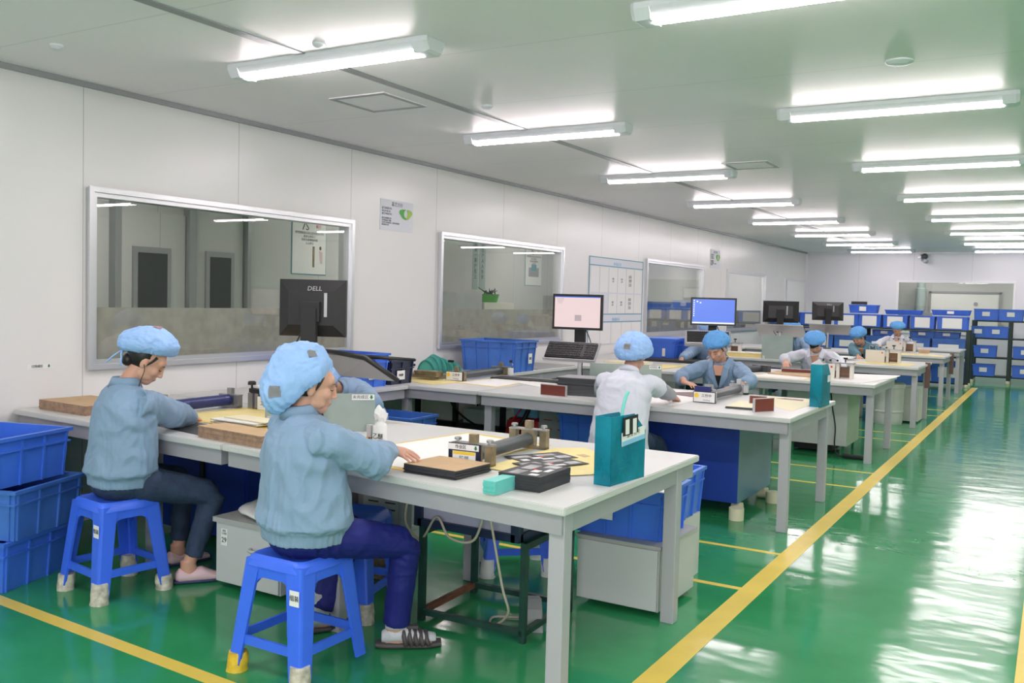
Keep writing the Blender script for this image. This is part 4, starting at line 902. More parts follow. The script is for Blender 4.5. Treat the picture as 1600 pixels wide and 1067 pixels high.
def drum(label, loc, r_, h, lid=True):
    g = thing('storage_drum', label, 'drum', loc); MB().lathe([(r_ * .9, 0), (r_ * .94, .02), (r_ * .96, h * .3), (r_ * .99, h * .31), (r_ * .99, h * .35), (r_ * .97, h * .36), (r_, h * .93), (r_ * 1.05, h * .94), (r_ * 1.05, h)], n=40).build('body', 'drum', g, True, 35)
    MB().lathe([(r_ * 1.06, h + .0005), (r_ * 1.06, h + .02), (r_ * .9, h + .035), (r_ * .3, h + .04)], n=40).build('lid', 'drum', g, True, 35); return g
drum('large white drum under the nearest table behind the blue-trousered knee', (-3.28, 4.22, 0), .20, .56)
drum('white drum under the front of the fourth bench row', (-1.85, 12.75, 0), .19, .50)
# angle-iron rack with a lilac panelled box hanging in it
r = thing('angle_iron_rack', 'dark green and rusty angle-iron rack under the nearest table', 'rack', (-2.215, 3.66, 0), math.radians(2))
hx, hy, hz = .265, .235, .44; t = .028
for sx in (-1, 1):
    for sy in (-1, 1): MB().bx(sx * hx - t / 2, sx * hx + t / 2, sy * hy - t / 2, sy * hy + t / 2, .001, hz).build('post', 'rackgreen', r)
for sy in (-1, 1): MB().bx(-hx, hx, sy * hy - t / 2, sy * hy + t / 2, .03, .055).build('rail', 'rackgreen', r); 
for sx in (-1, 1): MB().bx(sx * hx - t / 2, sx * hx + t / 2, -hy, hy, .03, .055).build('rail', 'rust' if sx < 0 else 'rackgreen', r)
MB().bx(hx - t / 2, hx + t / 2, -hy, hy, hz - .03, hz).build('rail', 'rackgreen', r); MB().bx(-hx, -hx + t, -hy, hy, hz - .03, hz).build('rail', 'rackgreen', r)
r = thing('machine_box', 'lilac-panelled box with navy frame sitting in the rack under the nearest table', 'box', (-2.235, 3.655, .441))
w2, d2, h2 = .26, .235, .19
b = MB()
for sx in (-1, 1):
    for sy in (-1, 1): b.bx(sx * w2 - .02, sx * w2 + .02, sy * d2 - .02, sy * d2 + .02, 0, h2)
for sy in (-1, 1): b.bx(-w2, w2, sy * d2 - .02, sy * d2 + .02, 0, .035).bx(-w2, w2, sy * d2 - .02, sy * d2 + .02, h2 - .01, h2)
for sx in (-1, 1): b.bx(sx * w2 - .02, sx * w2 + .02, -d2, d2, 0, .035)
b.build('frame', 'navybin', r); MB().bx(-w2, w2, -d2, d2, .012, h2 - .012).build('panels', 'lilac', r)
tag(MB().wire([(-2.36, 3.37, .57), (-2.52, 3.40, .60), (-2.57, 3.41, .45), (-2.48, 3.41, .38), (-2.38, 3.39, .5), (-2.30, 3.38, .42), (-2.17, 3.38, .43), (-2.10, 3.37, .60), (-2.07, 3.36, .52), (-2.02, 3.38, .25), (-2.01, 3.42, .12), (-2.14, 3.5, .012), (-2.2, 3.62, .010), (-2.03, 3.7, .010)], .006, 8).build('cable', 'cable', smooth=True), 'beige cable looping in front of the rack under the nearest table', 'cable')
b = MB(); b.rings([[V((x * k, y, z)) for x, z in ((-.05, 0), (.05, 0), (.04, hh), (-.04, hh))] for k, y, hh in ((1, -.11, .03), (1.05, -.05, .085), (1, .03, .11), (.7, .10, .10))]); o = b.build('foot_pedal', 'greypc', smooth=False); o.location = (-2.02, 3.66, .001); o.rotation_euler = (0, 0, .5); tag(o, 'grey foot pedal standing inside the angle-iron rack', 'foot pedal')
# grey cabinet with the blue crates on top
r = thing('cabinet', 'light grey cabinet under the right end of the nearest table carrying blue crates', 'cabinet', (-1.78, 4.30, 0)); MB().bx(-.215, .215, -.24, .25, .03, .33).build('body', 'cabinet', r); MB().bx(-.225, .225, -.25, .26, .33, .345).build('top', 'cabinet_edge', r); MB().box((0, -.246, .18), (.42, .012, .29), bev=.003).build('door', 'cabinet', r)
c = crate('blue crate lettered in black on the grey cabinet under the nearest table', (-1.82, 4.30, .346), .47, .38, .245, math.radians(3), lab=1); stick(c, (-.075, -.208, .125), (1, 0, 0), Z1, .115, .085, '周转箱', .38); MB().bx(-.22, .22, -.16, .16, .17, .2).build('bagged_contents', 'bag', c)
crate('blue crate behind the lettered one at the end of the nearest table', (-1.86, 4.76, .346), .42, .30, .25, math.radians(2)); tag(MB().bx(-2.04, -1.66, 4.62, 4.90, 0, .344).build('support_box', 'cabinet'), 'pale box under the rear blue crate at the end of the nearest table', 'box')
# second row, below
r = thing('steel_cupboard', 'large royal blue steel cupboard on castors under the second bench row', 'cupboard', (-2.27, 6.80, 0)); MB().bx(-.38, .38, -.44, .42, .09, .655).build('body', 'bluecab', r); MB().bx(.38, .384, -.44, .42, .09, .655).build('side_panel', 'tealcab', r); MB().bx(-.08, .02, -.452, -.44, .47, .62).build('handle_box', 'bluecab', r)
for x in (-.3, .36):
    for y in (-.36, .3): MB().cyl((x - .035, y, .044), (x + .035, y, .044), .043, 18).build('castor', 'wheel', r, True, 40)
for (x, y) in ((-1.86, 6.26), (-1.80, 6.98)): tag(MB().cyl((x, y, .001), (x, y, .085), .052, 22).build('tape_roll', 'wheel', smooth=True, ang=40), 'cream roll standing at the %s corner of the royal blue cupboard' % ('front' if y < 6.5 else 'rear'), 'roll')
c = crate('bright blue ribbed crate with kraft packs on top under the second bench row', (-3.13, 6.62, .30), .46, .36, .30, 0, lab=1); MB().bx(-.24, .24, -.18, .17, .302, .325).build('kraft_packs', 'kraft', c)
tag(MB().bx(-3.34, -2.92, 6.46, 6.78, 0, .298).build('support_box', 'cabinet_edge'), 'grey box under the bright blue crate with kraft packs', 'box')
r = thing('equipment_stand', 'black steel stand with pale panels under the second bench row', 'stand', (-4.55, 7.05, 0))
for x in (-.5, -.08, .42):
    for y in (-.2, .2): MB().bx(x - .02, x + .02, y - .02, y + .02, 0, .62).build('post', 'black', r)
MB().bx(-.52, .44, -.22, .22, .32, .37).build('shelf', 'black', r); MB().bx(-.46, -.12, -.19, .19, .375, .58).build('panel_box', 'applianc', r); MB().bx(.0, .38, -.19, .19, .375, .5).build('panel_box', 'silver', r)
tag(MB().wire([(-4.6, 6.7, .60), (-4.5, 6.68, .50), (-4.3, 6.66, .40), (-4.0, 6.64, .34), (-3.75, 6.62, .33)], .009).build('cable', 'cable_black', smooth=True), 'thick black cable sagging under the wall end of the second bench row', 'cable')
tag(MB().wire([(-3.80, 6.75, .60), (-3.86, 6.72, .45), (-3.96, 6.70, .35), (-4.02, 6.72, .2), (-4.05, 6.8, .03)], .02).build('cable', 'cable_black', smooth=True), 'bundle of black cables hanging beside the red stool', 'cable')
tag(MB().wire([(-3.85, 6.70, .58), (-3.93, 6.66, .45), (-3.92, 6.65, .35)], .007).build('cable', 'red', smooth=True), 'red cable hanging beside the red stool', 'cable')
crate('small blue box on the red stool under the second bench row', (-3.92, 6.97, .472), .22, .2, .14, 0, 'skyblue')
# third row, below
r = thing('machine_cabinet', 'white metal machine cabinet on green feet under the third bench row', 'machine', (-2.03, 9.93, 0)); MB().bx(-.34, .26, -.33, .3, .10, .655).build('body', 'machine', r); MB().bx(.26, .266, -.33, .3, .10, .655).build('green_side', 'greencab', r); MB().box((-.04, -.34, .60), (.2, .02, .05)).build('control_strip', 'silver', r)
for x in (-.28, .22):
    for y in (-.27, .25): MB().bx(x - .012, x + .012, y - .012, y + .012, .001, .1).build('foot', 'green', r)
MB().bx(-.30, .1, -.2, .2, .02, .098).build('undertray', 'blackmatte', r)
tag(MB().wire([(-1.93, 9.56, .66), (-1.90, 9.52, .5), (-1.86, 9.5, .3), (-1.86, 9.5, .12), (-1.82, 9.5, .02), (-1.66, 9.52, .015), (-1.58, 9.58, .012)], .007, 8).build('cable', 'cable_black', smooth=True), 'thin black cable hanging in front of the white machine cabinet', 'cable')
tag(MB().box((-1.68, 9.50, .02), (.20, .06, .038), bev=.01).build('power_strip', 'black'), 'black power strip on the green floor by the third bench row', 'power strip')
tag(MB().bx(-1.94, -1.52, 13.0, 13.45, .02, .46).build('storage_box', 'machine'), 'pale grey box under the aisle end of the fourth bench row', 'box')
for x, y, w_, h, m_, l in ((-2.9, 10.0, .5, .5, 'greypc', 'grey equipment case under the middle of the third bench row'), (-3.6, 10.0, .45, .45, 'bluebin', 'blue box in the shade under the third bench row'), (-2.5, 13.1, .5, .52, 'machine', 'pale machine case under the middle of the fourth bench row'), (-2.2, 16.2, .5, .5, 'bluebin_old', 'blue box in the shade under the fifth bench row')):
    tag(MB().box((x, y, h / 2 + .001), (w_, .4, h), bev=.01).build('equipment_case', m_), l, 'case')

# ================================================================ shelves at the far end
def shelf_unit(label, x0, x1, y0, y1, zs, feet=True, mids=()):
    r = thing('shelf_rack', label, 'shelf', ((x0 + x1) / 2, (y0 + y1) / 2, 0)); cx, cy = (x0 + x1) / 2, (y0 + y1) / 2
    for x in (x0, x1) + tuple(mids):
        for y in (y0, y1):
            MB().bx(x - cx - .035, x - cx + .035, y - cy - .025, y - cy + .025, .06, zs[-1]).build('post', 'shelfgreen', r)
            MB().lathe([(.04, 0), (.045, .03), (.03, .06)], (x - cx, y - cy, 0), 12).build('foot', 'wheel', r)
    for z in zs: MB().bx(x0 - cx, x1 - cx, y0 - cy, y1 - cy, z - .03, z).build('shelf', 'shelfgreen', r)
    return r
ZA = [.08, .585, 1.10]
shelf_unit('long dark green shelf rack at the end of the bench rows', -5.2, -1.47, 19.62, 20.1, ZA, mids=(-3.35,))
xs = [-4.98, -4.36, -3.74 + .02, -3.27, -2.79, -2.29, -1.76]
wds = [.58, .58, .50, .44, .46, .44, .56]
ordn = ['first', 'second', 'third', 'fourth', 'fifth', 'sixth', 'seventh']
for i, (x, w_) in enumerate(zip(xs, wds)):
    crate('paper-labelled blue crate, %s from the left atop the long shelf rack' % ordn[i], (x, 19.84, ZA[2] + .001), w_ * .94, .42, .255, 0, paper=(w_ * .62, .20, .125, 'y', ''), taper=.96, group='paper-labelled crates on the long rack')
for i, x in enumerate((-4.86, -4.24, -3.64, -3.02, -2.42, -1.80)):
    crate('large blue crate on the middle shelf of the long rack, %s from the left' % ordn[i], (x, 19.80, ZA[1] + .001), .565, .46, .34, 0, 'bluebin_old', paper=(.36, .13, .17, 'y', ''), taper=.96, group='large crates on the middle shelf of the long rack')
    crate('blue crate on the lowest shelf of the long rack, %s from the left' % ordn[i], (x, 19.80, ZA[0] + .001), .565, .46, .40, 0, paper=(.32, .2, .2, 'y', ''), taper=.96, group='large crates on the lowest shelf of the long rack')
for i, x in enumerate((-4.5, -3.85, -3.0, -2.3, -1.86)):
    crate('shallow blue crate under the top shelf of the long rack, %s from the left' % ordn[i], (x, 19.92, .928), .44, .34, .125, 0, 'bluebin_old', paper=(.13, .055, .075, 'y', ''), taper=.96, group='shallow crates under the top shelf of the long rack')
crate('blue lidded crate stacked on the labelled ones near the right end of the long rack', (-1.80, 19.86, 1.375), .66, .36, .11, 0, paper=(.12, .05, .06, 'y', ''))
crate('blue lidded crate stacked on the labelled ones in the middle of the long rack', (-2.66, 19.88, 1.37), .66, .36, .09, 0)
crate('blue crate stacked highest behind the right farthest monitor', (-3.42, 19.88, 1.375), .52, .36, .17, 0, paper=(.13, .09, .09, 'y', ''))
tag(MB().box((-3.52, 19.86, 1.58), (.28, .2, .06), bev=.006).build('metal_box', 'greypc_dark'), 'small dark box on the highest crate behind the right farthest monitor', 'box')
ZB = [.14, .53, .93, 1.29]
shelf_unit('dark green shelf rack against the far wall at the end of the aisle', -1.50, -.05, 21.35, 21.8, ZB, mids=(-.83,))
for x, z, w_, l in ((-1.285, ZB[3], .43, 'blue crate with a small label on top of the far rack, left'), (-.835, ZB[3], .43, 'blue crate with a small label on top of the far rack, middle'), (-1.415, ZB[2], .24, 'blue crate cut by the rack post on the second highest shelf'), (-1.09, ZB[2], .45, 'blue crate with a label on the second highest shelf of the far rack'),
                (-1.28, ZB[1], .41, 'blue crate on the third shelf of the far rack'), (-1.29, ZB[0], .39, 'blue crate on the lowest shelf of the far rack'), (-.55, ZB[1], .42, 'blue crate on the third shelf at the right edge of the picture'), (-.55, ZB[0], .42, 'blue crate on the lowest shelf at the right edge of the picture'), (-.38, ZB[3], .40, 'blue crate on top of the far rack, at the right edge of the picture'), (-.36, ZB[2], .40, 'blue crate on the second highest shelf at the right edge')):
    crate(l, (x, 21.52, z + .001), w_, .40, .235, 0, 'bluebin' if w_ > .3 else 'bluebin_old', paper=(.14, .09, .13, 'y', ''), taper=.96, group='crates on the far rack')

# ================================================================ papers and notices on the walls
def notice_wall(name, label, cat, y0, y1, z0, z1, m='board', x=XL):
    r = thing(name, label, cat, (x + .002, (y0 + y1) / 2, (z0 + z1) / 2)); w_, h = y1 - y0, z1 - z0
    MB().bx(0, .002, -w_ / 2, w_ / 2, -h / 2, h / 2).build('sheet', m, r); return r, w_, h
# policy poster: faces +x, reading direction +y
def policy(label, y0, y1, z0, z1):
    r, w_, h = notice_wall('policy_poster', label, 'poster', y0, y1, z0, z1)
    def tx(s, sz, y, z, m='ink', al='LEFT', sq=1): text(s, sz, m, r, (.004, y, z), Y1, Z1, align=al, squash=sq)
    tx('嘉艺方针', h * .15, 0, h * .36, 'inkgrey', 'CENTER'); tx('嘉艺质量方针:', h * .085, -w_ * .46, h * .21, 'inkgrey')
    tx('优质 高效 创新 共赢', h * .05, -w_ * .46, h * .12, 'inkgrey'); tx('嘉艺环境方针:', h * .085, -w_ * .46, h * .03, 'inkgrey')
    tx('遵守法规预防污染\n节约资源减少排放\n全员参与持续改进，提高环境绩效\n建设绿色企业', h * .062, -w_ * .46, -h * .22, 'inkgrey')
    cy_, cz_ = w_ * .27, h * .10
    for m_, a0, a1, ro, ri in (('leaf', 95, 275, .20, .06), ('leaf_light', -80, 80, .19, .05)):
        b = MB(); n = 14; out = []; inn = []
        for k in range(n + 1):
            t = math.radians(a0 + (a1 - a0) * k / n); wv = 1 + .12 * math.sin(3 * t); out.append(V((.004, cy_ + w_ * ro * math.cos(t) * wv, cz_ + h * .17 * math.sin(t) * wv))); inn.append(V((.004, cy_ + w_ * ri * math.cos(t), cz_ + h * .13 * math.sin(t))))
        b.rings([[o, i, i + V((.001, 0, 0)), o + V((.001, 0, 0))] for o, i in zip(out, inn)]); b.build('leaf_emblem', m_, r)
policy('white policy poster with a green leaf emblem high on the left wall', 6.58, 7.07, 2.09, 2.37)
policy('small white policy poster high on the wall above the third window', 15.75, 16.3, 2.12, 2.45)
r = thing('wall_label', 'small white arrow label stuck on the wall above the blue crates', 'label', (XL + .001, 3.34, 1.01)); arrow_label(r, (.001, 0, 0), Y1, Z1, .155, .026, '已完成区', .002)
r, w_, h = notice_wall('document_board', 'wall board of clipped white documents with thin blue frame', 'notice board', 10.92, 12.72, .90, 2.08, 'board')
for (z_a, z_b) in ((h / 2 - .012, h / 2), (h / 2 - .12, h / 2 - .108), (-.185, -.173), (-.29, -.278)): MB().bx(.002, .005, -w_ / 2, w_ / 2, z_a, z_b).build('blue_rule', 'boardblue', r)
for s in (-1, 1): MB().bx(.002, .005, s * w_ / 2 - .008, s * w_ / 2 + .008, -h / 2, h / 2).build('blue_rule', 'boardblue', r)
for row, (z0, z1, n) in enumerate(((.10 + .02, .46, 6), (-.165, .10, 6), (-.585, -.30, 5))):
    for k in range(n):
        a = -w_ / 2 + .03 + k * (w_ - .05) / n; b_ = a + (w_ - .05) / n - .02
        if row == 1 and k in (0, 1): continue
        q = MB().bx(.003, .006, a, b_, z0, z1).build('document', 'paperwhite', r)
        if row < 2 and k in (2, 4, 3): text('质量\n管理\n记录' if k == 4 else '检验\n记录', .05 if k == 4 else .03, 'inkgrey', q, (.0075, (a + b_) / 2, (z0 + z1) / 2), Y1, Z1)
for z_ in (h / 2 - .06, -.235): text('作业指导书', .05, 'skyblue', r, (.006, -.02, z_ - .02), Y1, Z1)
def poster7(label, y0, y1, z0, z1, txt, pic):
    r, w_, h = notice_wall('framed_poster', label, 'poster', y0, y1, z0, z1, 'boardblue', XB + .001); MB().bx(.003, .006, -w_ / 2 + .012, w_ / 2 - .012, -h / 2 + .012, h / 2 - .012).build('print', 'paperwhite', r)
    text(txt, h * .17, 'ink', r, (.008, -w_ * .12, h * .235), Y1, Z1); text('推行', h * .06, 'red', r, (.008, w_ * .26, h * .25), Y1, Z1)
    text('整理整顿清扫清洁素养安全节约\n要求全体员工\n持续改善现场环境\n人人参与', h * .045, 'inkgrey', r, (.008, 0, h * .06), Y1, Z1)
    if pic == 0:
        MB().box((.008, w_ * .12, -h * .22), (.001, w_ * .06, h * .32)).build('drawing', 'brass', r); MB().ell((.008, w_ * .32, -h * .08), (.001, .02, .025)).build('drawing', 'brown', r); MB().slab([(.008, w_ * .28, -h * .12), (.008, w_ * .38, -h * .14), (.008, w_ * .38, -h * .32), (.008, w_ * .32, -h * .32)], .001, (1, 0, 0)).build('drawing', 'pink', r)
    else: MB().box((.008, 0, -h * .2), (.001, w_ * .6, h * .2)).build('drawing', 'greypc', r); MB().box((.009, 0, -h * .1), (.001, w_ * .3, h * .14)).build('drawing', 'boardblue', r)
poster7('framed poster with large dark numeral behind the first window', 8.22, 8.83, 1.72, 2.52, '7S', 0)
poster7('framed poster with a machine picture behind the second window', 13.88, 14.48, 1.72, 2.52, '7S', 1)
poster7('framed poster behind the third window', 18.9, 19.5, 1.6, 2.3, '7S', 1)
for k, (ya, yb, s) in enumerate(((12.22, 12.38, '质量第一客户至上'), (12.42, 12.60, '安全生产人人有责'))):
    r, w_, h = notice_wall('wall_banner', ('left' if k == 0 else 'right') + ' one of two vertical slogan banners behind the second window', 'banner', ya, yb, 1.62, 2.62, 'banner', XB); text('\n'.join(s), .075, 'ink', r, (.004, 0, 0), Y1, Z1)
r = thing('plant_pot', 'bright green pot with a small dark plant behind the second window', 'plant pot', (XB + .2, 12.42, 1.42)); MB().lathe([(.13, 0), (.16, .12), (.17, .13), (.14, .13)], n=24).build('pot', 'leaf', r, True, 40); b = MB()
for k in range(16): b.tube([(rnd.uniform(-.1, .1), rnd.uniform(-.1, .1), .12), (rnd.uniform(-.15, .15), rnd.uniform(-.15, .15), rnd.uniform(.17, .24))], [.012, .004], 5)
b.build('plant', 'ironblue', r); tag(MB().bx(XB + .02, XB + .38, 12.0, 12.9, 0, 1.419).build('filing_cabinet', 'applianc'), 'pale cabinet carrying the green pot behind the second window', 'cabinet')
tag(MB().bx(XB + .02, XB + .4, 11.2, 11.9, 0, 1.55).build('filing_cabinet', 'silver'), 'grey cabinet left of the green pot behind the second window', 'cabinet')
tag(MB().bx(XB + .5, XB + 1.3, 16.6, 19.2, .9, 1.5).build('storage_box', 'bluebin_old'), 'long blue box dimly seen through the third window', 'box')
tag(MB().bx(XB + .4, XB + 1.4, 16.4, 19.4, 0, .899).build('counter', 'machine'), 'counter behind the third window', 'counter')
# things in the far room behind the far window
g = thing('door_4', None, None); struct(g)
MB().bx(-2.80, -1.27, 25.56, 25.6, 0, 1.90).build('door_panel', 'paperwhite', g); MB().bx(-2.85, -2.80, 25.54, 25.6, 0, 1.94).bx(-1.27, -1.22, 25.54, 25.6, 0, 1.94).bx(-2.85, -1.22, 25.54, 25.6, 1.90, 1.95).build('door_frame', 'alu_dark', g)
MB().cyl((-1.78, 25.56, 1.64), (-1.78, 25.54, 1.64), .05, 20).build('door_knob', 'greypc', g)
tag(MB().lathe([(.12, 0), (.12, .6), (.10, .62), (.10, .75)], (-3.02, 25.3, 1.4), 20).build('water_cooler', 'banner', smooth=True, ang=40), 'tall clear cylinder seen through the far window', 'cylinder'); tag(MB().bx(-3.3, -2.75, 25.1, 25.5, 0, 1.399).build('stand', 'greypc'), 'grey stand under the clear cylinder in the far room', 'stand')
# ================================================================ people
def fuse(mb, name, m, parent, voxel, smooth_it=4, disp=None, smooth_f=.6):
    """join overlapping volumes into one continuous skin"""
    bm = mb.bm; bmesh.ops.recalc_face_normals(bm, faces=bm.faces)
    me = bpy.data.meshes.new(name); bm.to_mesh(me); bm.free()
    o = bpy.data.objects.new(name, me); C.objects.link(o)
    md = o.modifiers.new('r', 'REMESH'); md.mode = 'VOXEL'; md.voxel_size = voxel; md.use_smooth_shade = True
    ms = o.modifiers.new('s', 'SMOOTH'); ms.factor = smooth_f; ms.iterations = smooth_it
    dg = bpy.context.evaluated_depsgraph_get(); dg.update()
    me2 = bpy.data.meshes.new_from_object(o.evaluated_get(dg)); o.modifiers.clear(); o.data = me2; bpy.data.meshes.remove(me); me2.name = name
    if disp:
        nrm = [v.normal.copy() for v in me2.vertices]
        for v, n in zip(me2.vertices, nrm): v.co = v.co + n * disp(v.co)
    me2.materials.clear(); me2.materials.append(M[m])
    me2.polygons.foreach_set('use_smooth', [True] * len(me2.polygons)); me2.update()
    if parent: o.parent = parent
    return o

def ik(a, c, l1, l2, pole):
    """middle joint of a two-bone chain from a to c bending towards pole"""
    a, c, pole = V(a), V(c), V(pole); d = c - a; L = d.length
    if L > (l1 + l2) * .995: s = L / ((l1 + l2) * .995); l1 *= s; l2 *= s
    d.normalize(); x = (l1 * l1 - l2 * l2 + L * L) / (2 * L); h = math.sqrt(max(0, l1 * l1 - x * x))
    p = pole - d * pole.dot(d); p.normalize(); return a + d * x + p * h

def fold(amp, sc_=11, stretch=(1, 1, .55), ph=0):
    def f(co):
        p = V((co.x * stretch[0], co.y * stretch[1], co.z * stretch[2])) * sc_ + V((ph, ph * 1.7, 0))
        q = p + V((noise.noise(p * .5), noise.noise(p * .5 + V((7, 0, 0))), noise.noise(p * .5 + V((0, 9, 0))))) * 1.2
        n1 = 1 - abs(noise.noise(q)) * 2.2; n2 = noise.noise(q * 2.3); q3 = V((q.x * 2.2, q.y * 2.2, q.z * 1.5 + q.x * 1.6)) + V((3, 5, 1)); n3 = 1 - abs(noise.noise(q3)) * 3.2
        return amp * (n1 * .6 + n2 * .35 + max(-.5, n3) * .18 - .3)
    return f

def hand(b, wrist, dirv, normal, side, curl=.5, spread=1.0, k=1.0):
    """palm and five fingers; normal = back of the hand, side=+1 thumb towards cross(dir,normal)"""
    d = V(dirv).normalized(); n = V(normal); n = (n - d * n.dot(d)).normalized(); s = d.cross(n) * side; w0 = V(wrist)
    b.loft([(w0 - d * .03, s * .026 * k, n * .019 * k), (w0, s * .027 * k, n * .018 * k), (w0 + d * .03 * k, s * .036 * k, n * .016 * k), (w0 + d * .065 * k, s * .041 * k, n * .014 * k), (w0 + d * .088 * k, s * .038 * k, n * .011 * k)], 14, 2.4)
    for i, (off, L, r) in enumerate(((.031, .070, .0083), (.0105, .078, .0085), (-.0105, .073, .0082), (-.031, .057, .0074))):
        p = w0 + d * (.078 - .004 * abs(i - 1)) * k + s * off * k; a = curl * .55; dd = (d + s * off * 2.2 * spread).normalized(); pts = [p]; rr = [r * 1.05 * k]
        for j, f in enumerate((.45, .32, .25)):
            dd = (dd * math.cos(a) - n * math.sin(a)).normalized(); nn = None; p = p + dd * L * f * k; pts.append(p); rr.append(r * (1, .92, .74)[j] * k); a = curl * (.75, .5)[min(j, 1)]
        b.tube(pts, rr, 8); b.ell(pts[-1], (rr[-1],) * 3, nu=8, nv=6)
    p = w0 + d * .022 * k + s * .024 * k - n * .004; q = p + (s * .75 + d * .65 - n * .25).normalized() * .036 * k; t = q + (s * .25 + d * .95 - n * .35).normalized() * .03 * k; u = t + (d * .95 - n * .45).normalized() * .022 * k
    b.tube([p, q, t, u], [.013 * k, .0115 * k, .0098 * k, .0075 * k], 8); b.ell(u, (.0078 * k,) * 3, nu=8, nv=6)

def rot_between(yaw, pitch, roll=0):
    """head frame: x right, y forward, z up. yaw>0 turns to the right, pitch>0 looks down"""
    return Matrix.Rotation(-math.radians(yaw), 3, 'Z') @ Matrix.Rotation(-math.radians(pitch), 3, 'X') @ Matrix.Rotation(math.radians(roll), 3, 'Y')

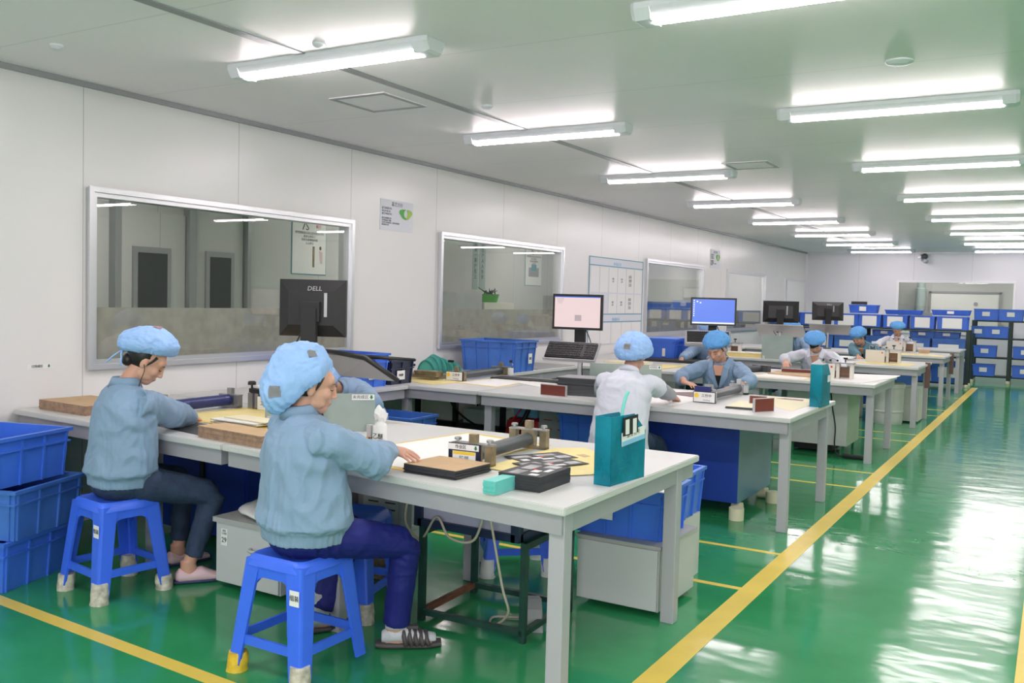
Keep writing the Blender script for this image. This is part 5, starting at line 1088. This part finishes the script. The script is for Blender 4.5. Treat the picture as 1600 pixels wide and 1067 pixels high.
def person(label, loc, face, seat=.47, lean=12, head=(0, 30), hands=None, feet=None, jacket='jacket', trousers='jeans', capm='cap', cap=None, vox=.005,
           sleeve_end=.88, elbows=None, shoes='slip', side_lean=0, sleeve=None, fold_amp=.011, hem='band', collar='stand', badge=False, patches=(), hk=1.0, vneck=False, long_fringe=False, ties=True, hcurl=(.5, .5), hdir=None, headfwd=.0, earphone=False, bulk=1.0, cuff=None, neckdrop=0):
    """seated worker. world targets for hands/feet are converted to the body's own frame"""
    r = thing('person', label, 'person', (loc[0], loc[1], 0), -math.radians(face))
    Wi = Matrix.Rotation(math.radians(face), 3, 'Z')
    def L_(p): return Wi @ (V(p) - V((loc[0], loc[1], 0)))
    lr = math.radians(lean); sl = math.radians(side_lean)
    P = V((0, 0, seat + .085))
    def spine(t):   # t metres along the back, curving forward
        a = lr * min(1.25, .45 + t * 1.6); return V((math.sin(sl) * t, math.sin(a) * t, math.cos(a) * t))
    N = P + spine(.46); upv = (spine(.46) - spine(.36)).normalized(); fw = V((0, upv.z, -upv.y)); sd = V((1, 0, 0))
    Hm = rot_between(*head)
    hc = N + V((0, .03 + headfwd, -neckdrop)) + upv * .045 + Hm @ V((0, .012, .105))
    S = {s: P + spine(.398) + sd * (.150 * s * (1 + (bulk - 1) * 1.4)) + V((0, .005, 0)) for s in (-1, 1)}
    hands = hands or {-1: None, 1: None}
    W = {}; E = {}
    for s in (-1, 1):
        W[s] = L_(hands[s]); pole = V((s * .8, -.35, -.75)) if not elbows else V(elbows[s]); E[s] = ik(S[s], W[s], .265, .235, pole)
    HJ = {s: P + V((s * .085, .02, -.01)) for s in (-1, 1)}; A = {}; K = {}
    for s in (-1, 1):
        ft = L_(feet[s]) if feet else V((s * .12, .38, 0)); A[s] = ft + V((0, 0, .085)); K[s] = ik(HJ[s], A[s], .40, .385, V((s * .15, .6, .8)))
    # ---- body: head, neck, trunk core, arms, hands, lower legs, feet
    b = MB(); H = lambda x, y, z: hc + Hm @ V((x, y, z))
    b.ell(H(0, -.012, .028), (.073, .090, .083), Hm, 20, 14); b.ell(H(0, .026, -.030), (.058, .062, .078), Hm, 20, 12); b.ell(H(0, .048, -.078), (.036, .034, .030), Hm, 14, 10)
    b.ell(H(0, .062, .028), (.052, .026, .030), Hm, 14, 10)
    for s in (-1, 1): b.ell(H(s * .034, .060, -.024), (.023, .020, .024), Hm, 12, 8); b.ell(H(s * .0735, -.004, -.012), (.009, .018, .029), Hm, 10, 8); b.ell(H(s * .036, .028, -.060), (.020, .038, .026), Hm, 12, 8); b.ell(H(s * .008, .094, -.032), (.0075, .008, .0065), Hm, 8, 6)
    b.tube([H(0, .083, .018), H(0, .092, -.006), H(0, .101, -.027)], [.007, .008, .0085], 8); b.ell(H(0, .101, -.028), (.009, .009, .0075), Hm, 8, 6)
    b.ell(H(0, .082, -.056), (.022, .009, .009), Hm, 12, 8); b.ell(H(0, .078, -.066), (.018, .010, .007), Hm, 12, 8)
    b.loft([(N - upv * .05, sd * .062, fw * .056), (N + upv * .01, sd * .052, fw * .05), (N * .45 + H(0, -.02, -.05) * .55, sd * .047, fw * .048), (H(0, -.018, -.03), sd * .046, fw * .048)], 16)
    b.loft([(P - V((0, 0, .04)), sd * .13, V((0, .10, 0))), (P + spine(.2), sd * .10, fw * .07), (P + spine(.37), sd * .09, fw * .055), (N, sd * .055, fw * .05)], 16)
    for s in (-1, 1):
        b.tube([S[s] - upv * .03 - sd * s * .05, S[s] - upv * .02 - sd * s * .005, E[s], E[s] * .5 + W[s] * .5, W[s]], [.018, .022, .032, .032, .024], 12)
        dv = (W[s] - E[s]).normalized(); hd = V(hdir[s]) if hdir and hdir.get(s) else (dv + V((0, .1, -.25))); hd = Wi @ hd if hdir and hdir.get(s) else hd
        nrm = V((s * .25, -.1, 1)); hand(b, W[s], hd, nrm, -s, hcurl[0 if s < 0 else 1], k=.95 * hk)
        if True:
            b.tube([HJ[s], K[s], K[s] * .45 + A[s] * .55, A[s] + V((0, 0, .02))], [.045, .034, .036, .033], 12)
            ff = (Wi @ V((0, 0, 0))); fd = V((s * .12, 1, 0)).normalized()
            if feet and len(feet) > 2: fd = (Wi @ V(feet[s * 2])).normalized()
            an = A[s]; b.loft([(an + V((0, 0, .03)) - fd * .01, fd.cross(V(Z1)) * .034, fd * .036), (an - V((0, 0, .03)) , fd.cross(V(Z1)) * .034, fd * .045), (an - V((0, 0, .062)) + fd * .01, fd.cross(V(Z1)) * .033, fd * .05)], 14)
            b.loft([(an - fd * .045 - V((0, 0, .055)), fd.cross(V(Z1)) * .025, V((0, 0, .02))), (an + fd * .03 - V((0, 0, .045)), fd.cross(V(Z1)) * .034, V((0, 0, .03))), (an + fd * .10 - V((0, 0, .058)), fd.cross(V(Z1)) * .041, V((0, 0, .018))), (an + fd * .155 - V((0, 0, .063)), fd.cross(V(Z1)) * .032, V((0, 0, .011)))], 14)
    body = fuse(b, 'body', 'skin', r, vox, 5, smooth_f=.5)
    # ---- face details and hair
    for s in (-1, 1): MB().tube([H(s * .017, .0862, .000), H(s * .03, .0812, -.0035), H(s * .042, .0720, -.001)], [.0014, .0024, .0012], 6).build('eyelash', 'eye', body)
    for s in (-1, 1): MB().tube([H(s * .015, .0880, .021), H(s * .03, .0845, .025), H(s * .045, .0745, .021)], [.0012, .0018, .0009], 6).build('eyebrow', 'hair', body)
    b = MB(); b.ell(H(0, .0875, -.0565), (.018, .0045, .0035), Hm, 12, 6); b.ell(H(0, .0850, -.0625), (.015, .0045, .0038), Hm, 12, 6); b.build('lips', 'lips', body, True)
    b = MB(); b.ell(H(0, -.030, .022), (.0805, .080, .084), Hm, 20, 14)
    for s in (-1, 1): b.tube([H(s * .060, .030, .045), H(s * .0655, .022, .012), H(s * .069, .014, -.012)], [.009, .006, .002], 8)
    b.ell(H(0, -.075, -.045), (.05, .03, .035), Hm, 12, 8)
    if long_fringe: b.loft([(H(0, .072, .07), Hm @ V((.062, 0, 0)), Hm @ V((0, .02, 0))), (H(0, .086, .04), Hm @ V((.050, 0, 0)), Hm @ V((0, .010, 0))), (H(.02, .094, .012), Hm @ V((.022, 0, 0)), Hm @ V((0, .005, 0)))], 12)
    b.build('hair', 'hair', r, True)
    # ---- puffed cap with a gathered band
    cp = dict(r=(.116, .134, .108), off=(0, -.030, .045), tilt=20, sag=.03, bot=1.95, seed=1); cp.update(cap or {})
    b = MB(); nu, nv = (132, 44) if vox < .0062 else (72, 26); Rt = Hm @ Matrix.Rotation(math.radians(cp['tilt']), 3, 'X'); rs = []
    for j in range(nv + 1):
        f = j / nv; ph = .03 + f * cp['bot']; ring = []
        for i in range(nu):
            th = 2 * PI * i / nu; x, y, z = math.sin(ph) * math.cos(th), math.sin(ph) * math.sin(th), math.cos(ph)
            g = max(0, (f - .55) / .45)
            pinch = 1 - .20 * g ** 2.2
            gath = 1 + .040 * g * math.sin(30 * th + 3 * math.sin(3 * th)) * (.6 + .4 * math.sin(5 * th)) + .012 * math.sin(7 * th + 4 * f)
            nz = noise.noise(V((x * 2.2 + cp['seed'] * 3.1, y * 2.2, z * 2.4))); nz2 = noise.noise(V((x * 5 + cp['seed'], y * 5, z * 5)))
            w3 = noise.noise(V((math.cos(th) * 3.4 + 9, math.sin(th) * 3.4 + cp['seed'], f * 2.2))); cre = max(-.4, 1 - abs(w3) * 5) * .022 * min(1, f * 2.2); w4 = noise.noise(V((x * 4.5 + 2, y * 4.5, z * 8 + cp['seed']))); cre += max(-.4, 1 - abs(w4) * 5) * .016
            k = pinch * gath * (1 + cre + .055 * nz + .05 * (1 - abs(nz2) * 2) * .55)
            p = V((x * cp['r'][0] * k, y * cp['r'][1] * k, z * cp['r'][2] * k)); back = max(0, -y); p.z -= cp['sag'] * back * (1 - g * .3); p.y -= cp['sag'] * .6 * back
            ring.append(hc + Hm @ V(cp['off']) + Rt @ p)
        rs.append(ring)
    # inner return so the cap has thickness
    cc = hc + Hm @ V(cp['off'])
    rs.append([cc + (p - cc) * .93 for p in rs[-1]]); rs.append([cc + (p - cc) * .90 for p in rs[nv - 3]])
    cobj = b.rings(rs).build('cap', capm, r, True)
    cent = cc
    for (dx, dy, dz, sz, mm) in patches:
        d = (Rt @ V((dx, dy, dz))).normalized(); best = None
        for v in cobj.data.vertices:
            q = (v.co - cent).normalized().dot(d)
            if best is None or q > best[0]: best = (q, v.co.copy())
        c0 = best[1] + d * .0025; a = d.cross(V((0, 0, 1))).normalized(); u = a.cross(d)
        b = MB(); n = 7; g = [[None] * n for _ in range(n)]
        for i in range(n):
            for j in range(n):
                w_ = (c0 - cent) + a * (i / (n - 1) - .5) * sz + u * (j / (n - 1) - .5) * sz * .9; dd = w_.normalized(); bb = max(cobj.data.vertices, key=lambda v: (v.co - cent).normalized().dot(dd)); g[i][j] = b.bm.verts.new(cent + dd * ((bb.co - cent).length + .003))
        for i in range(n - 1):
            for j in range(n - 1): b.bm.faces.new((g[i][j], g[i + 1][j], g[i + 1][j + 1], g[i][j + 1]))
        ex = bmesh.ops.solidify(b.bm, geom=b.bm.faces[:], thickness=.001)
        b.build('tape_patch', mm, cobj, True)
    if ties:
        t0 = H(.0, -.10, -.01)
        b = MB(); b.wire([t0, H(.02, -.12, -.03), H(.045, -.10, -.06), H(.06, -.085, -.085)], .0045).wire([t0, H(-.02, -.125, -.03), H(-.035, -.14, -.07), H(-.04, -.15, -.12)], .0045); b.ell(t0, (.01, .01, .01)); b.build('tie_strings', capm, cobj, True)
    if earphone: MB().wire([H(.083, .0, -.015), H(.088, .02, -.04), H(.082, .035, -.09), H(.07, .06, -.16), H(.05, .07, -.22)], .002).build('earphone_cable', 'ink', r, True)
    # ---- jacket
    b = MB(); Ph = P + V((0, -.01, -.020))
    secs = [(Ph + V((0, 0, -.012)), sd * .172, V((0, .135, 0))), (Ph + V((0, 0, .035)), sd * .180, V((0, .140, 0))), (Ph + V((0, 0, .060)), sd * .200, V((0, .155, 0))),
            (P + spine(.12), sd * .197, fw * .148), (P + spine(.22), sd * .188, fw * .138), (P + spine(.31), sd * .192, fw * .13), (P + spine(.37), sd * .180, fw * .120), (P + spine(.42), sd * .138, fw * .095), (P + spine(.455), sd * .10, fw * .075), (P + spine(.475), sd * .066, fw * .062)]
    if hem == 'open': secs[0] = (Ph + V((0, -.0, -.05)), sd * .215, V((0, .165, 0))); secs[1] = (Ph + V((0, 0, .0)), sd * .205, V((0, .155, 0)))
    if bulk != 1: secs = [(c_, a_ * bulk if i_ < 8 else a_, b_ * bulk if i_ < 8 else b_) for i_, (c_, a_, b_) in enumerate(secs)]
    b.loft(secs, 28, 2.25)
    cut = {}
    for s in (-1, 1):
        fe = sleeve_end; end = E[s] + (W[s] - E[s]) * fe; mid = E[s] * .5 + (E[s] + (W[s] - E[s]) * fe) * .5
        cut[s] = end
        if sleeve_end >= 0:
            b.tube([S[s] - sd * s * .10 - upv * .035, S[s] - sd * s * .045 - upv * .018, S[s] + sd * s * .008 - upv * .012, S[s] * .72 + E[s] * .28, S[s] * .35 + E[s] * .65, E[s], mid, end * .92 + E[s] * .08, end], [.052, .064, .071, .072, .070, .070, .064, .054, .040], 20)
        else:
            e2 = S[s] + (E[s] - S[s]) * -fe; b.tube([S[s] - sd * s * .10 - upv * .035, S[s] - sd * s * .045 - upv * .018, S[s] + sd * s * .01 - upv * .01, S[s] * .5 + e2 * .5, e2], [.052, .064, .070, .070, .072], 20)
    fa = fold(fold_amp, 10, (1, 1, .6), loc[0])
    zb = Ph.z
    def dj(co):
        d = fa(co)
        if hem == 'band' and co.z < zb + .045 and abs(co.x) < .25 and co.y < .2:
            th = math.atan2(co.y, co.x); d = d * .4 + .0010 * math.sin(th * 48)
        # extra creases at armpits and elbows
        for s in (-1, 1):
            q = (co - E[s]).length; d += .0055 * math.exp(-(q / .075) ** 2) * math.sin((co - E[s]).dot((W[s] - S[s]).normalized()) * 130)
            q = (co - (S[s] - upv * .1)).length; d += .006 * math.exp(-(q / .08) ** 2) * math.sin(co.x * 60 * s + co.z * 70)
        return max(d, -.009)
    jk = fuse(b, 'jacket', jacket, r, min(vox * 1.35, .009), 3, dj)
    if collar and not vneck:
        b = MB(); nn = 20; c1, c2 = P + spine(.452), P + spine(.50)
        rs = []
        for kk, (cc_, ra, rb) in enumerate(((c1, .084, .078), (c2, .066, .062), (c2 + upv * .004, .061, .057), (c1 + upv * .01, .07, .066))):
            rs.append([cc_ + sd * ra * math.cos(PI * (-.28 + 1.0 * 0) + (2 * PI - .9) * i / nn - PI / 2 + .45 + PI * .28 + PI) * 1 + fw * rb * math.sin((2 * PI - .9) * i / nn - PI / 2 + .45 + PI) for i in range(nn + 1)])
        rs = []
        for (cc_, ra, rb) in ((c1, .088, .082), (c2, .068, .064), (c2 + upv * .004, .062, .058), (c1 + upv * .01, .072, .068)):
            rs.append([cc_ + sd * ra * math.sin(a) - fw * rb * math.cos(a) for a in [(-PI + .5) + (2 * PI - 1.0) * i / nn for i in range(nn + 1)]])
        bm = b.bm; vr = [[bm.verts.new(p) for p in q] for q in rs]
        for i in range(4):
            for j in range(nn): bm.faces.new((vr[i][j], vr[i][j + 1], vr[(i + 1) % 4][j + 1], vr[(i + 1) % 4][j]))
        bm.faces.new([vr[i][0] for i in range(4)]); bm.faces.new([vr[i][-1] for i in range(4)][::-1])
        b.build('collar', jacket, jk, True)
    if vneck:
        ch = P + spine(.40) + fw * .122; lo = P + spine(.30) + fw * .140; up_ = P + spine(.462) + fw * .085
        b = MB(); b.slab([up_ - sd * .044 + upv * .012, up_ + sd * .044 + upv * .012, ch + sd * .026 + upv * .0, ch - sd * .026], .014, fw); b.build('neckline_skin', 'skin', body)
        b = MB(); b.slab([ch - sd * .027 + fw * .004, ch + sd * .027 + fw * .004, lo - upv * .015 + fw * .008], .010, fw); b.build('undershirt', 'blackcloth', r)
        for s in (-1, 1):
            cb = P + spine(.478)
            b = MB()
            inn = [cb - fw * .055 + sd * s * .02 + upv * .035, cb + sd * s * .066 - fw * .01 + upv * .022, up_ + sd * s * .047 + fw * .016 + upv * .010, ch + sd * s * .029 + fw * .018, lo + sd * s * .002 + fw * .018]
            out = [cb - fw * .085 + sd * s * .02 - upv * .005, cb + sd * s * .098 - fw * .01 - upv * .014, up_ + sd * s * .088 + fw * .012 - upv * .018, ch + sd * s * .082 + fw * .012 - upv * .012, lo + sd * s * .02 + fw * .016 - upv * .005]
            nn = [fw * -.3 + upv, sd * s * .6 + upv * .8, fw + upv * .4, fw, fw]
            b.rings([[i, o, o + n.normalized() * .004, i + n.normalized() * .004] for i, o, n in zip(inn, out, nn)]); b.build('lapel', jacket, jk, True, 40)
    if badge:
        c0 = P + spine(.29) + fw * .150 + sd * .085; q = plate(c0, -sd if False else V((-1, 0, 0)), upv, .085, .055, .002).build('id_badge', 'paperwhite', r); 
        MB().box(c0 + V((.02, .004, 0)), (.018, .003, .026)).build('badge_photo', 'redbrown', q); MB().wire([c0 + upv * .028, c0 + upv * .05 - fw * .006], .003).build('badge_clip', 'silver', q)
    if sleeve:
        for s in (-1, 1):
            e2 = S[s] + (E[s] - S[s]) * .55; e3 = E[s] + (W[s] - E[s]) * .8; b = MB(); b.tube([e2, E[s] * .8 + e2 * .2, E[s], (E[s] + e3) / 2, e3], [.05, .054, .055, .048, .038], 18); fuse(b, 'oversleeve', sleeve, r, .007, 2, fold(.005, 16))
    if cuff:
        a_ = cut[1]; d_ = (W[1] - E[1]).normalized(); MB().tube([a_ - d_ * .01, a_ + d_ * .012, a_ + d_ * .028], [.036, .035, .031], 16).build('inner_cuff', 'cuff_orange', r, True)
    # ---- trousers
    b = MB(); b.ell(P + V((0, -.015, -.02)), (.175, .135, .095), None, 22, 12); b.loft([(P + V((0, 0, .05)), sd * .15, V((0, .115, 0))), (P + V((0, 0, -.03)), sd * .165, V((0, .125, 0)))], 20)
    for s in (-1, 1):
        an = K[s] + (A[s] - K[s]) * (.86 if shoes != 'slipper' else .95)
        b.tube([HJ[s] - V((s * .0, .04, 0)), HJ[s], HJ[s] * .5 + K[s] * .5, K[s] - (K[s] - HJ[s]).normalized() * .03, K[s] + (A[s] - K[s]).normalized() * .02, K[s] * .5 + an * .5, an], [.085, .090, .079, .066, .063, .054 if trousers == 'jeans' else .06, .045 if trousers == 'jeans' else .056], 18)
    ft_ = fold(.005, 13, (1, 1, .8), loc[1])
    def dt_(co):
        d = ft_(co)
        for s in (-1, 1):
            q = (co - K[s]).length; d += .004 * math.exp(-(q / .07) ** 2) * math.sin(co.z * 160 + co.y * 60); q = (co - HJ[s]).length; d += .004 * math.exp(-(q / .10) ** 2) * math.sin(co.y * 130 + co.x * 30)
        return d
    fuse(b, 'trousers', trousers, r, min(vox * 1.4, .009), 3, dt_)
    # ---- shoes
    for s in (-1, 1):
        fd = V((s * .12, 1, 0)).normalized()
        if feet and len(feet) > 2: fd = (Wi @ V(feet[s * 2])).normalized()
        fd.z = 0; fd.normalize(); sx = fd.cross(V(Z1)); an = A[s]; g = an - V((0, 0, .085))
        if shoes == 'ballet':
            b = MB(); b.loft([(g - fd * .068 + V((0, 0, .035)), sx * .022, V((0, 0, .018))), (g - fd * .05 + V((0, 0, .042)), sx * .038, V((0, 0, .036))), (g + fd * .0 + V((0, 0, .036)), sx * .040, V((0, 0, .030))), (g + fd * .06 + V((0, 0, .042)), sx * .045, V((0, 0, .038))), (g + fd * .12 + V((0, 0, .028)), sx * .042, V((0, 0, .022))), (g + fd * .168 + V((0, 0, .022)), sx * .028, V((0, 0, .014)))], 18, 2.2); sh = fuse(b, 'shoe', 'pink', r, .005, 2)
            b = MB(); b.loft([(g - fd * .075 + V((0, 0, .010)), sx * .025, V((0, 0, .010))), (g + V((0, 0, .010)), sx * .038, V((0, 0, .010))), (g + fd * .11 + V((0, 0, .010)), sx * .045, V((0, 0, .010))), (g + fd * .18 + V((0, 0, .010)), sx * .026, V((0, 0, .010)))], 16, 3); b.build('sole', 'navysole', sh, True, 50)
        else:
            b = MB(); b.tube([an + V((0, 0, .09)), an], [.045, .046], 16); b.loft([(g - fd * .06 + V((0, 0, .045)), sx * .026, V((0, 0, .024))), (g - fd * .02 + V((0, 0, .055)), sx * .040, V((0, 0, .036))), (g + fd * .05 + V((0, 0, .050)), sx * .042, V((0, 0, .033))), (g + fd * .12 + V((0, 0, .042)), sx * .046, V((0, 0, .022))), (g + fd * .172 + V((0, 0, .038)), sx * .036, V((0, 0, .015)))], 16); fuse(b, 'sock', 'sock', r, .005, 3)
            b = MB(); b.loft([(g - fd * .085 + V((0, 0, .014)), sx * .026, V((0, 0, .013))), (g - fd * .04 + V((0, 0, .014)), sx * .042, V((0, 0, .013))), (g + fd * .06 + V((0, 0, .013)), sx * .045, V((0, 0, .012))), (g + fd * .13 + V((0, 0, .013)), sx * .050, V((0, 0, .012))), (g + fd * .195 + V((0, 0, .014)), sx * .030, V((0, 0, .012)))], 18, 3); sl_ = b.build('slipper', 'slipper', r, True, 50)
            if shoes == 'slipper':
                for q in range(5):
                    u = .035 + q * .024; b = MB(); b.tube([g + fd * (u + .01) + sx * .048 + V((0, 0, .018)), g + fd * u + sx * .044 + V((0, 0, .055 - q * .003)), g + fd * (u - .004) + V((0, 0, .088 - q * .006)), g + fd * u - sx * .044 + V((0, 0, .055 - q * .003)), g + fd * (u + .01) - sx * .048 + V((0, 0, .018))], .0105, 8); b.build('strap', 'slipper', sl_, True)
                b = MB(); b.box(g + fd * .07 + V((0, 0, .086)), (.05, .03, .012), rz=math.atan2(fd.y, fd.x)); b.build('strap', 'slipper', sl_)
    return r, dict(N=N, hc=hc, Hm=Hm, E=E, W=W, S=S)

PEOPLE = dict(
 p1=dict(label='leftmost person, in grey-blue jacket and jeans, head bent over the wall table', loc=(-3.98, 2.94), face=16, lean=1, head=(25, 36), headfwd=.0, bulk=1.05, fold_amp=.012,
    hands={-1: (-4.28, 3.43, .80), 1: (-4.10, 3.46, .80)}, feet={-1: (-4.07, 3.36, 0), 1: (-3.77, 3.18, 0), -2: (.3, 1, 0), 2: (.55, .8, 0)}, elbows={-1: (-.8, -.3, -.7), 1: (1, .1, -.6)}, shoes='ballet', cap=dict(r=(.122, .142, .100), off=(0, -.036, .066), tilt=24, sag=.02, seed=2), patches=((.1, .2, 1, .045, 'pink'),), vox=.0045, sleeve_end=.9, earphone=True),
 p2=dict(label='person in royal blue trousers and patched cap on the front stool, reaching over the table', loc=(-2.555, 2.73), face=26, lean=-3, head=(18, 12), neckdrop=.028, side_lean=-2, bulk=1.14, fold_amp=.014, headfwd=-.01, cuff=True,
    hands={-1: (-2.62, 3.16, .80), 1: (-2.405, 3.055, .852)}, feet={-1: (-2.76, 3.05, 0), 1: (-2.37, 3.09, 0), -2: (.4, .8, 0), 2: (.75, .6, 0)}, elbows={-1: (-1, -.3, -.6), 1: (1, -.15, -.35)}, shoes='slipper', trousers='navytrousers', cap=dict(r=(.128, .150, .142), off=(0, -.056, .014), tilt=46, sag=.045, seed=5, bot=1.95), patches=((.75, -.75, .15, .05, 'tape'), (.62, .7, .42, .036, 'tape')), vox=.0035, sleeve_end=.80, hdir={1: (.93, .28, -.16), -1: None}, hcurl=(.5, .36)),
 p3=dict(label='person half hidden behind the green divider, only jacket back and sleeve showing', loc=(-4.10, 4.92), face=168, lean=40, head=(0, 60), hands={-1: (-3.84, 4.36, .82), 1: (-4.12, 4.35, .80)}, elbows={-1: (-1, -.1, -.15), 1: (1, -.2, -.5)}, cap=dict(seed=3), vox=.008, sleeve_end=.80),
 p4=dict(label='person from behind in short-sleeved white coat over grey sleeves at the second bench row', loc=(-2.56, 5.80), face=-2, lean=14, head=(0, 38), hands={-1: (-2.83, 6.34, .81), 1: (-2.40, 6.40, .81)}, elbows={-1: (-1, -.1, -.5), 1: (1, -.1, -.5)}, jacket='coat', sleeve='greysleeve', sleeve_end=-.62, hem='open', cap=dict(r=(.135, .145, .138), off=(0, -.045, .012), tilt=38, seed=4), patches=((.05, -1, .25, .05, 'tape'),), ties=False, vox=.006, fold_amp=.008),
 p5=dict(label='person facing the viewer in grey-blue jacket with id badge at the second bench row', loc=(-2.53, 8.03), face=178, lean=16, head=(12, 34), hands={-1: (-2.28, 7.50, .805), 1: (-2.72, 7.52, .815)}, elbows={-1: (-1, .05, -.25), 1: (1, .05, -.25)}, capm='cap_deep', cap=dict(r=(.112, .132, .106), off=(0, -.026, .046), tilt=16, seed=6), vneck=True, badge=True, bulk=.95, vox=.005, sleeve_end=.55, ties=False, hdir={-1: (-.95, -.3, -.1), 1: (.9, -.4, -.1)}),
 p6=dict(label='person in a white collared coat with head bowed low at the third bench row', loc=(-2.42, 11.25), face=178, lean=22, head=(-6, 44), hands={-1: (-2.02, 10.60, .80), 1: (-2.66, 10.65, .85)}, elbows={-1: (-1, .05, -.2), 1: (1, .05, -.2)}, jacket='coat', capm='cap_deep', cap=dict(r=(.124, .132, .094), off=(0, -.014, .055), tilt=14, seed=7), vneck=True, vox=.007, sleeve_end=.85, ties=False, long_fringe=True),
 p7=dict(label='person in a dark teal jacket with a white badge at the fourth bench row', loc=(-2.36, 14.5), face=186, lean=26, head=(14, 38), side_lean=10, hands={-1: (-2.05, 13.85, .80), 1: (-2.42, 13.75, .80)}, elbows={-1: (-1, .05, -.3), 1: (1, .05, -.4)}, jacket='jacket_dark', capm='cap_deep', cap=dict(seed=8, tilt=14), vneck=True, badge=True, vox=.008, ties=False),
 p8=dict(label='farthest person, in a white coat, looking down at the fifth bench row', loc=(-2.42, 17.5), face=178, lean=12, head=(-4, 30), hands={-1: (-2.25, 17.0, .82), 1: (-2.66, 17.0, .84)}, elbows={-1: (-1, .05, -.5), 1: (1, .05, -.5)}, jacket='coat', capm='cap_deep', cap=dict(r=(.13, .13, .09), off=(0, -.014, .055), tilt=12, seed=9), vneck=True, vox=.009, ties=False),
 p9=dict(label='person mostly hidden behind the bowed worker, only cap and teal shoulder showing', loc=(-3.40, 14.55), face=215, lean=12, head=(20, 25), hands={-1: (-3.3, 14.0, .80), 1: (-3.7, 14.1, .80)}, capm='cap_deep', cap=dict(r=(.12, .13, .09), seed=10), vox=.009, ties=False),
 p10=dict(label='person hidden behind the blue-screen monitor, blue cap showing under the screen', loc=(-3.78, 11.42), face=182, lean=10, head=(0, 30), hands={-1: (-3.6, 10.75, .80), 1: (-3.95, 10.75, .80)}, cap=dict(seed=11), vox=.009, ties=False),
)
for k, a in PEOPLE.items(): person(**a)
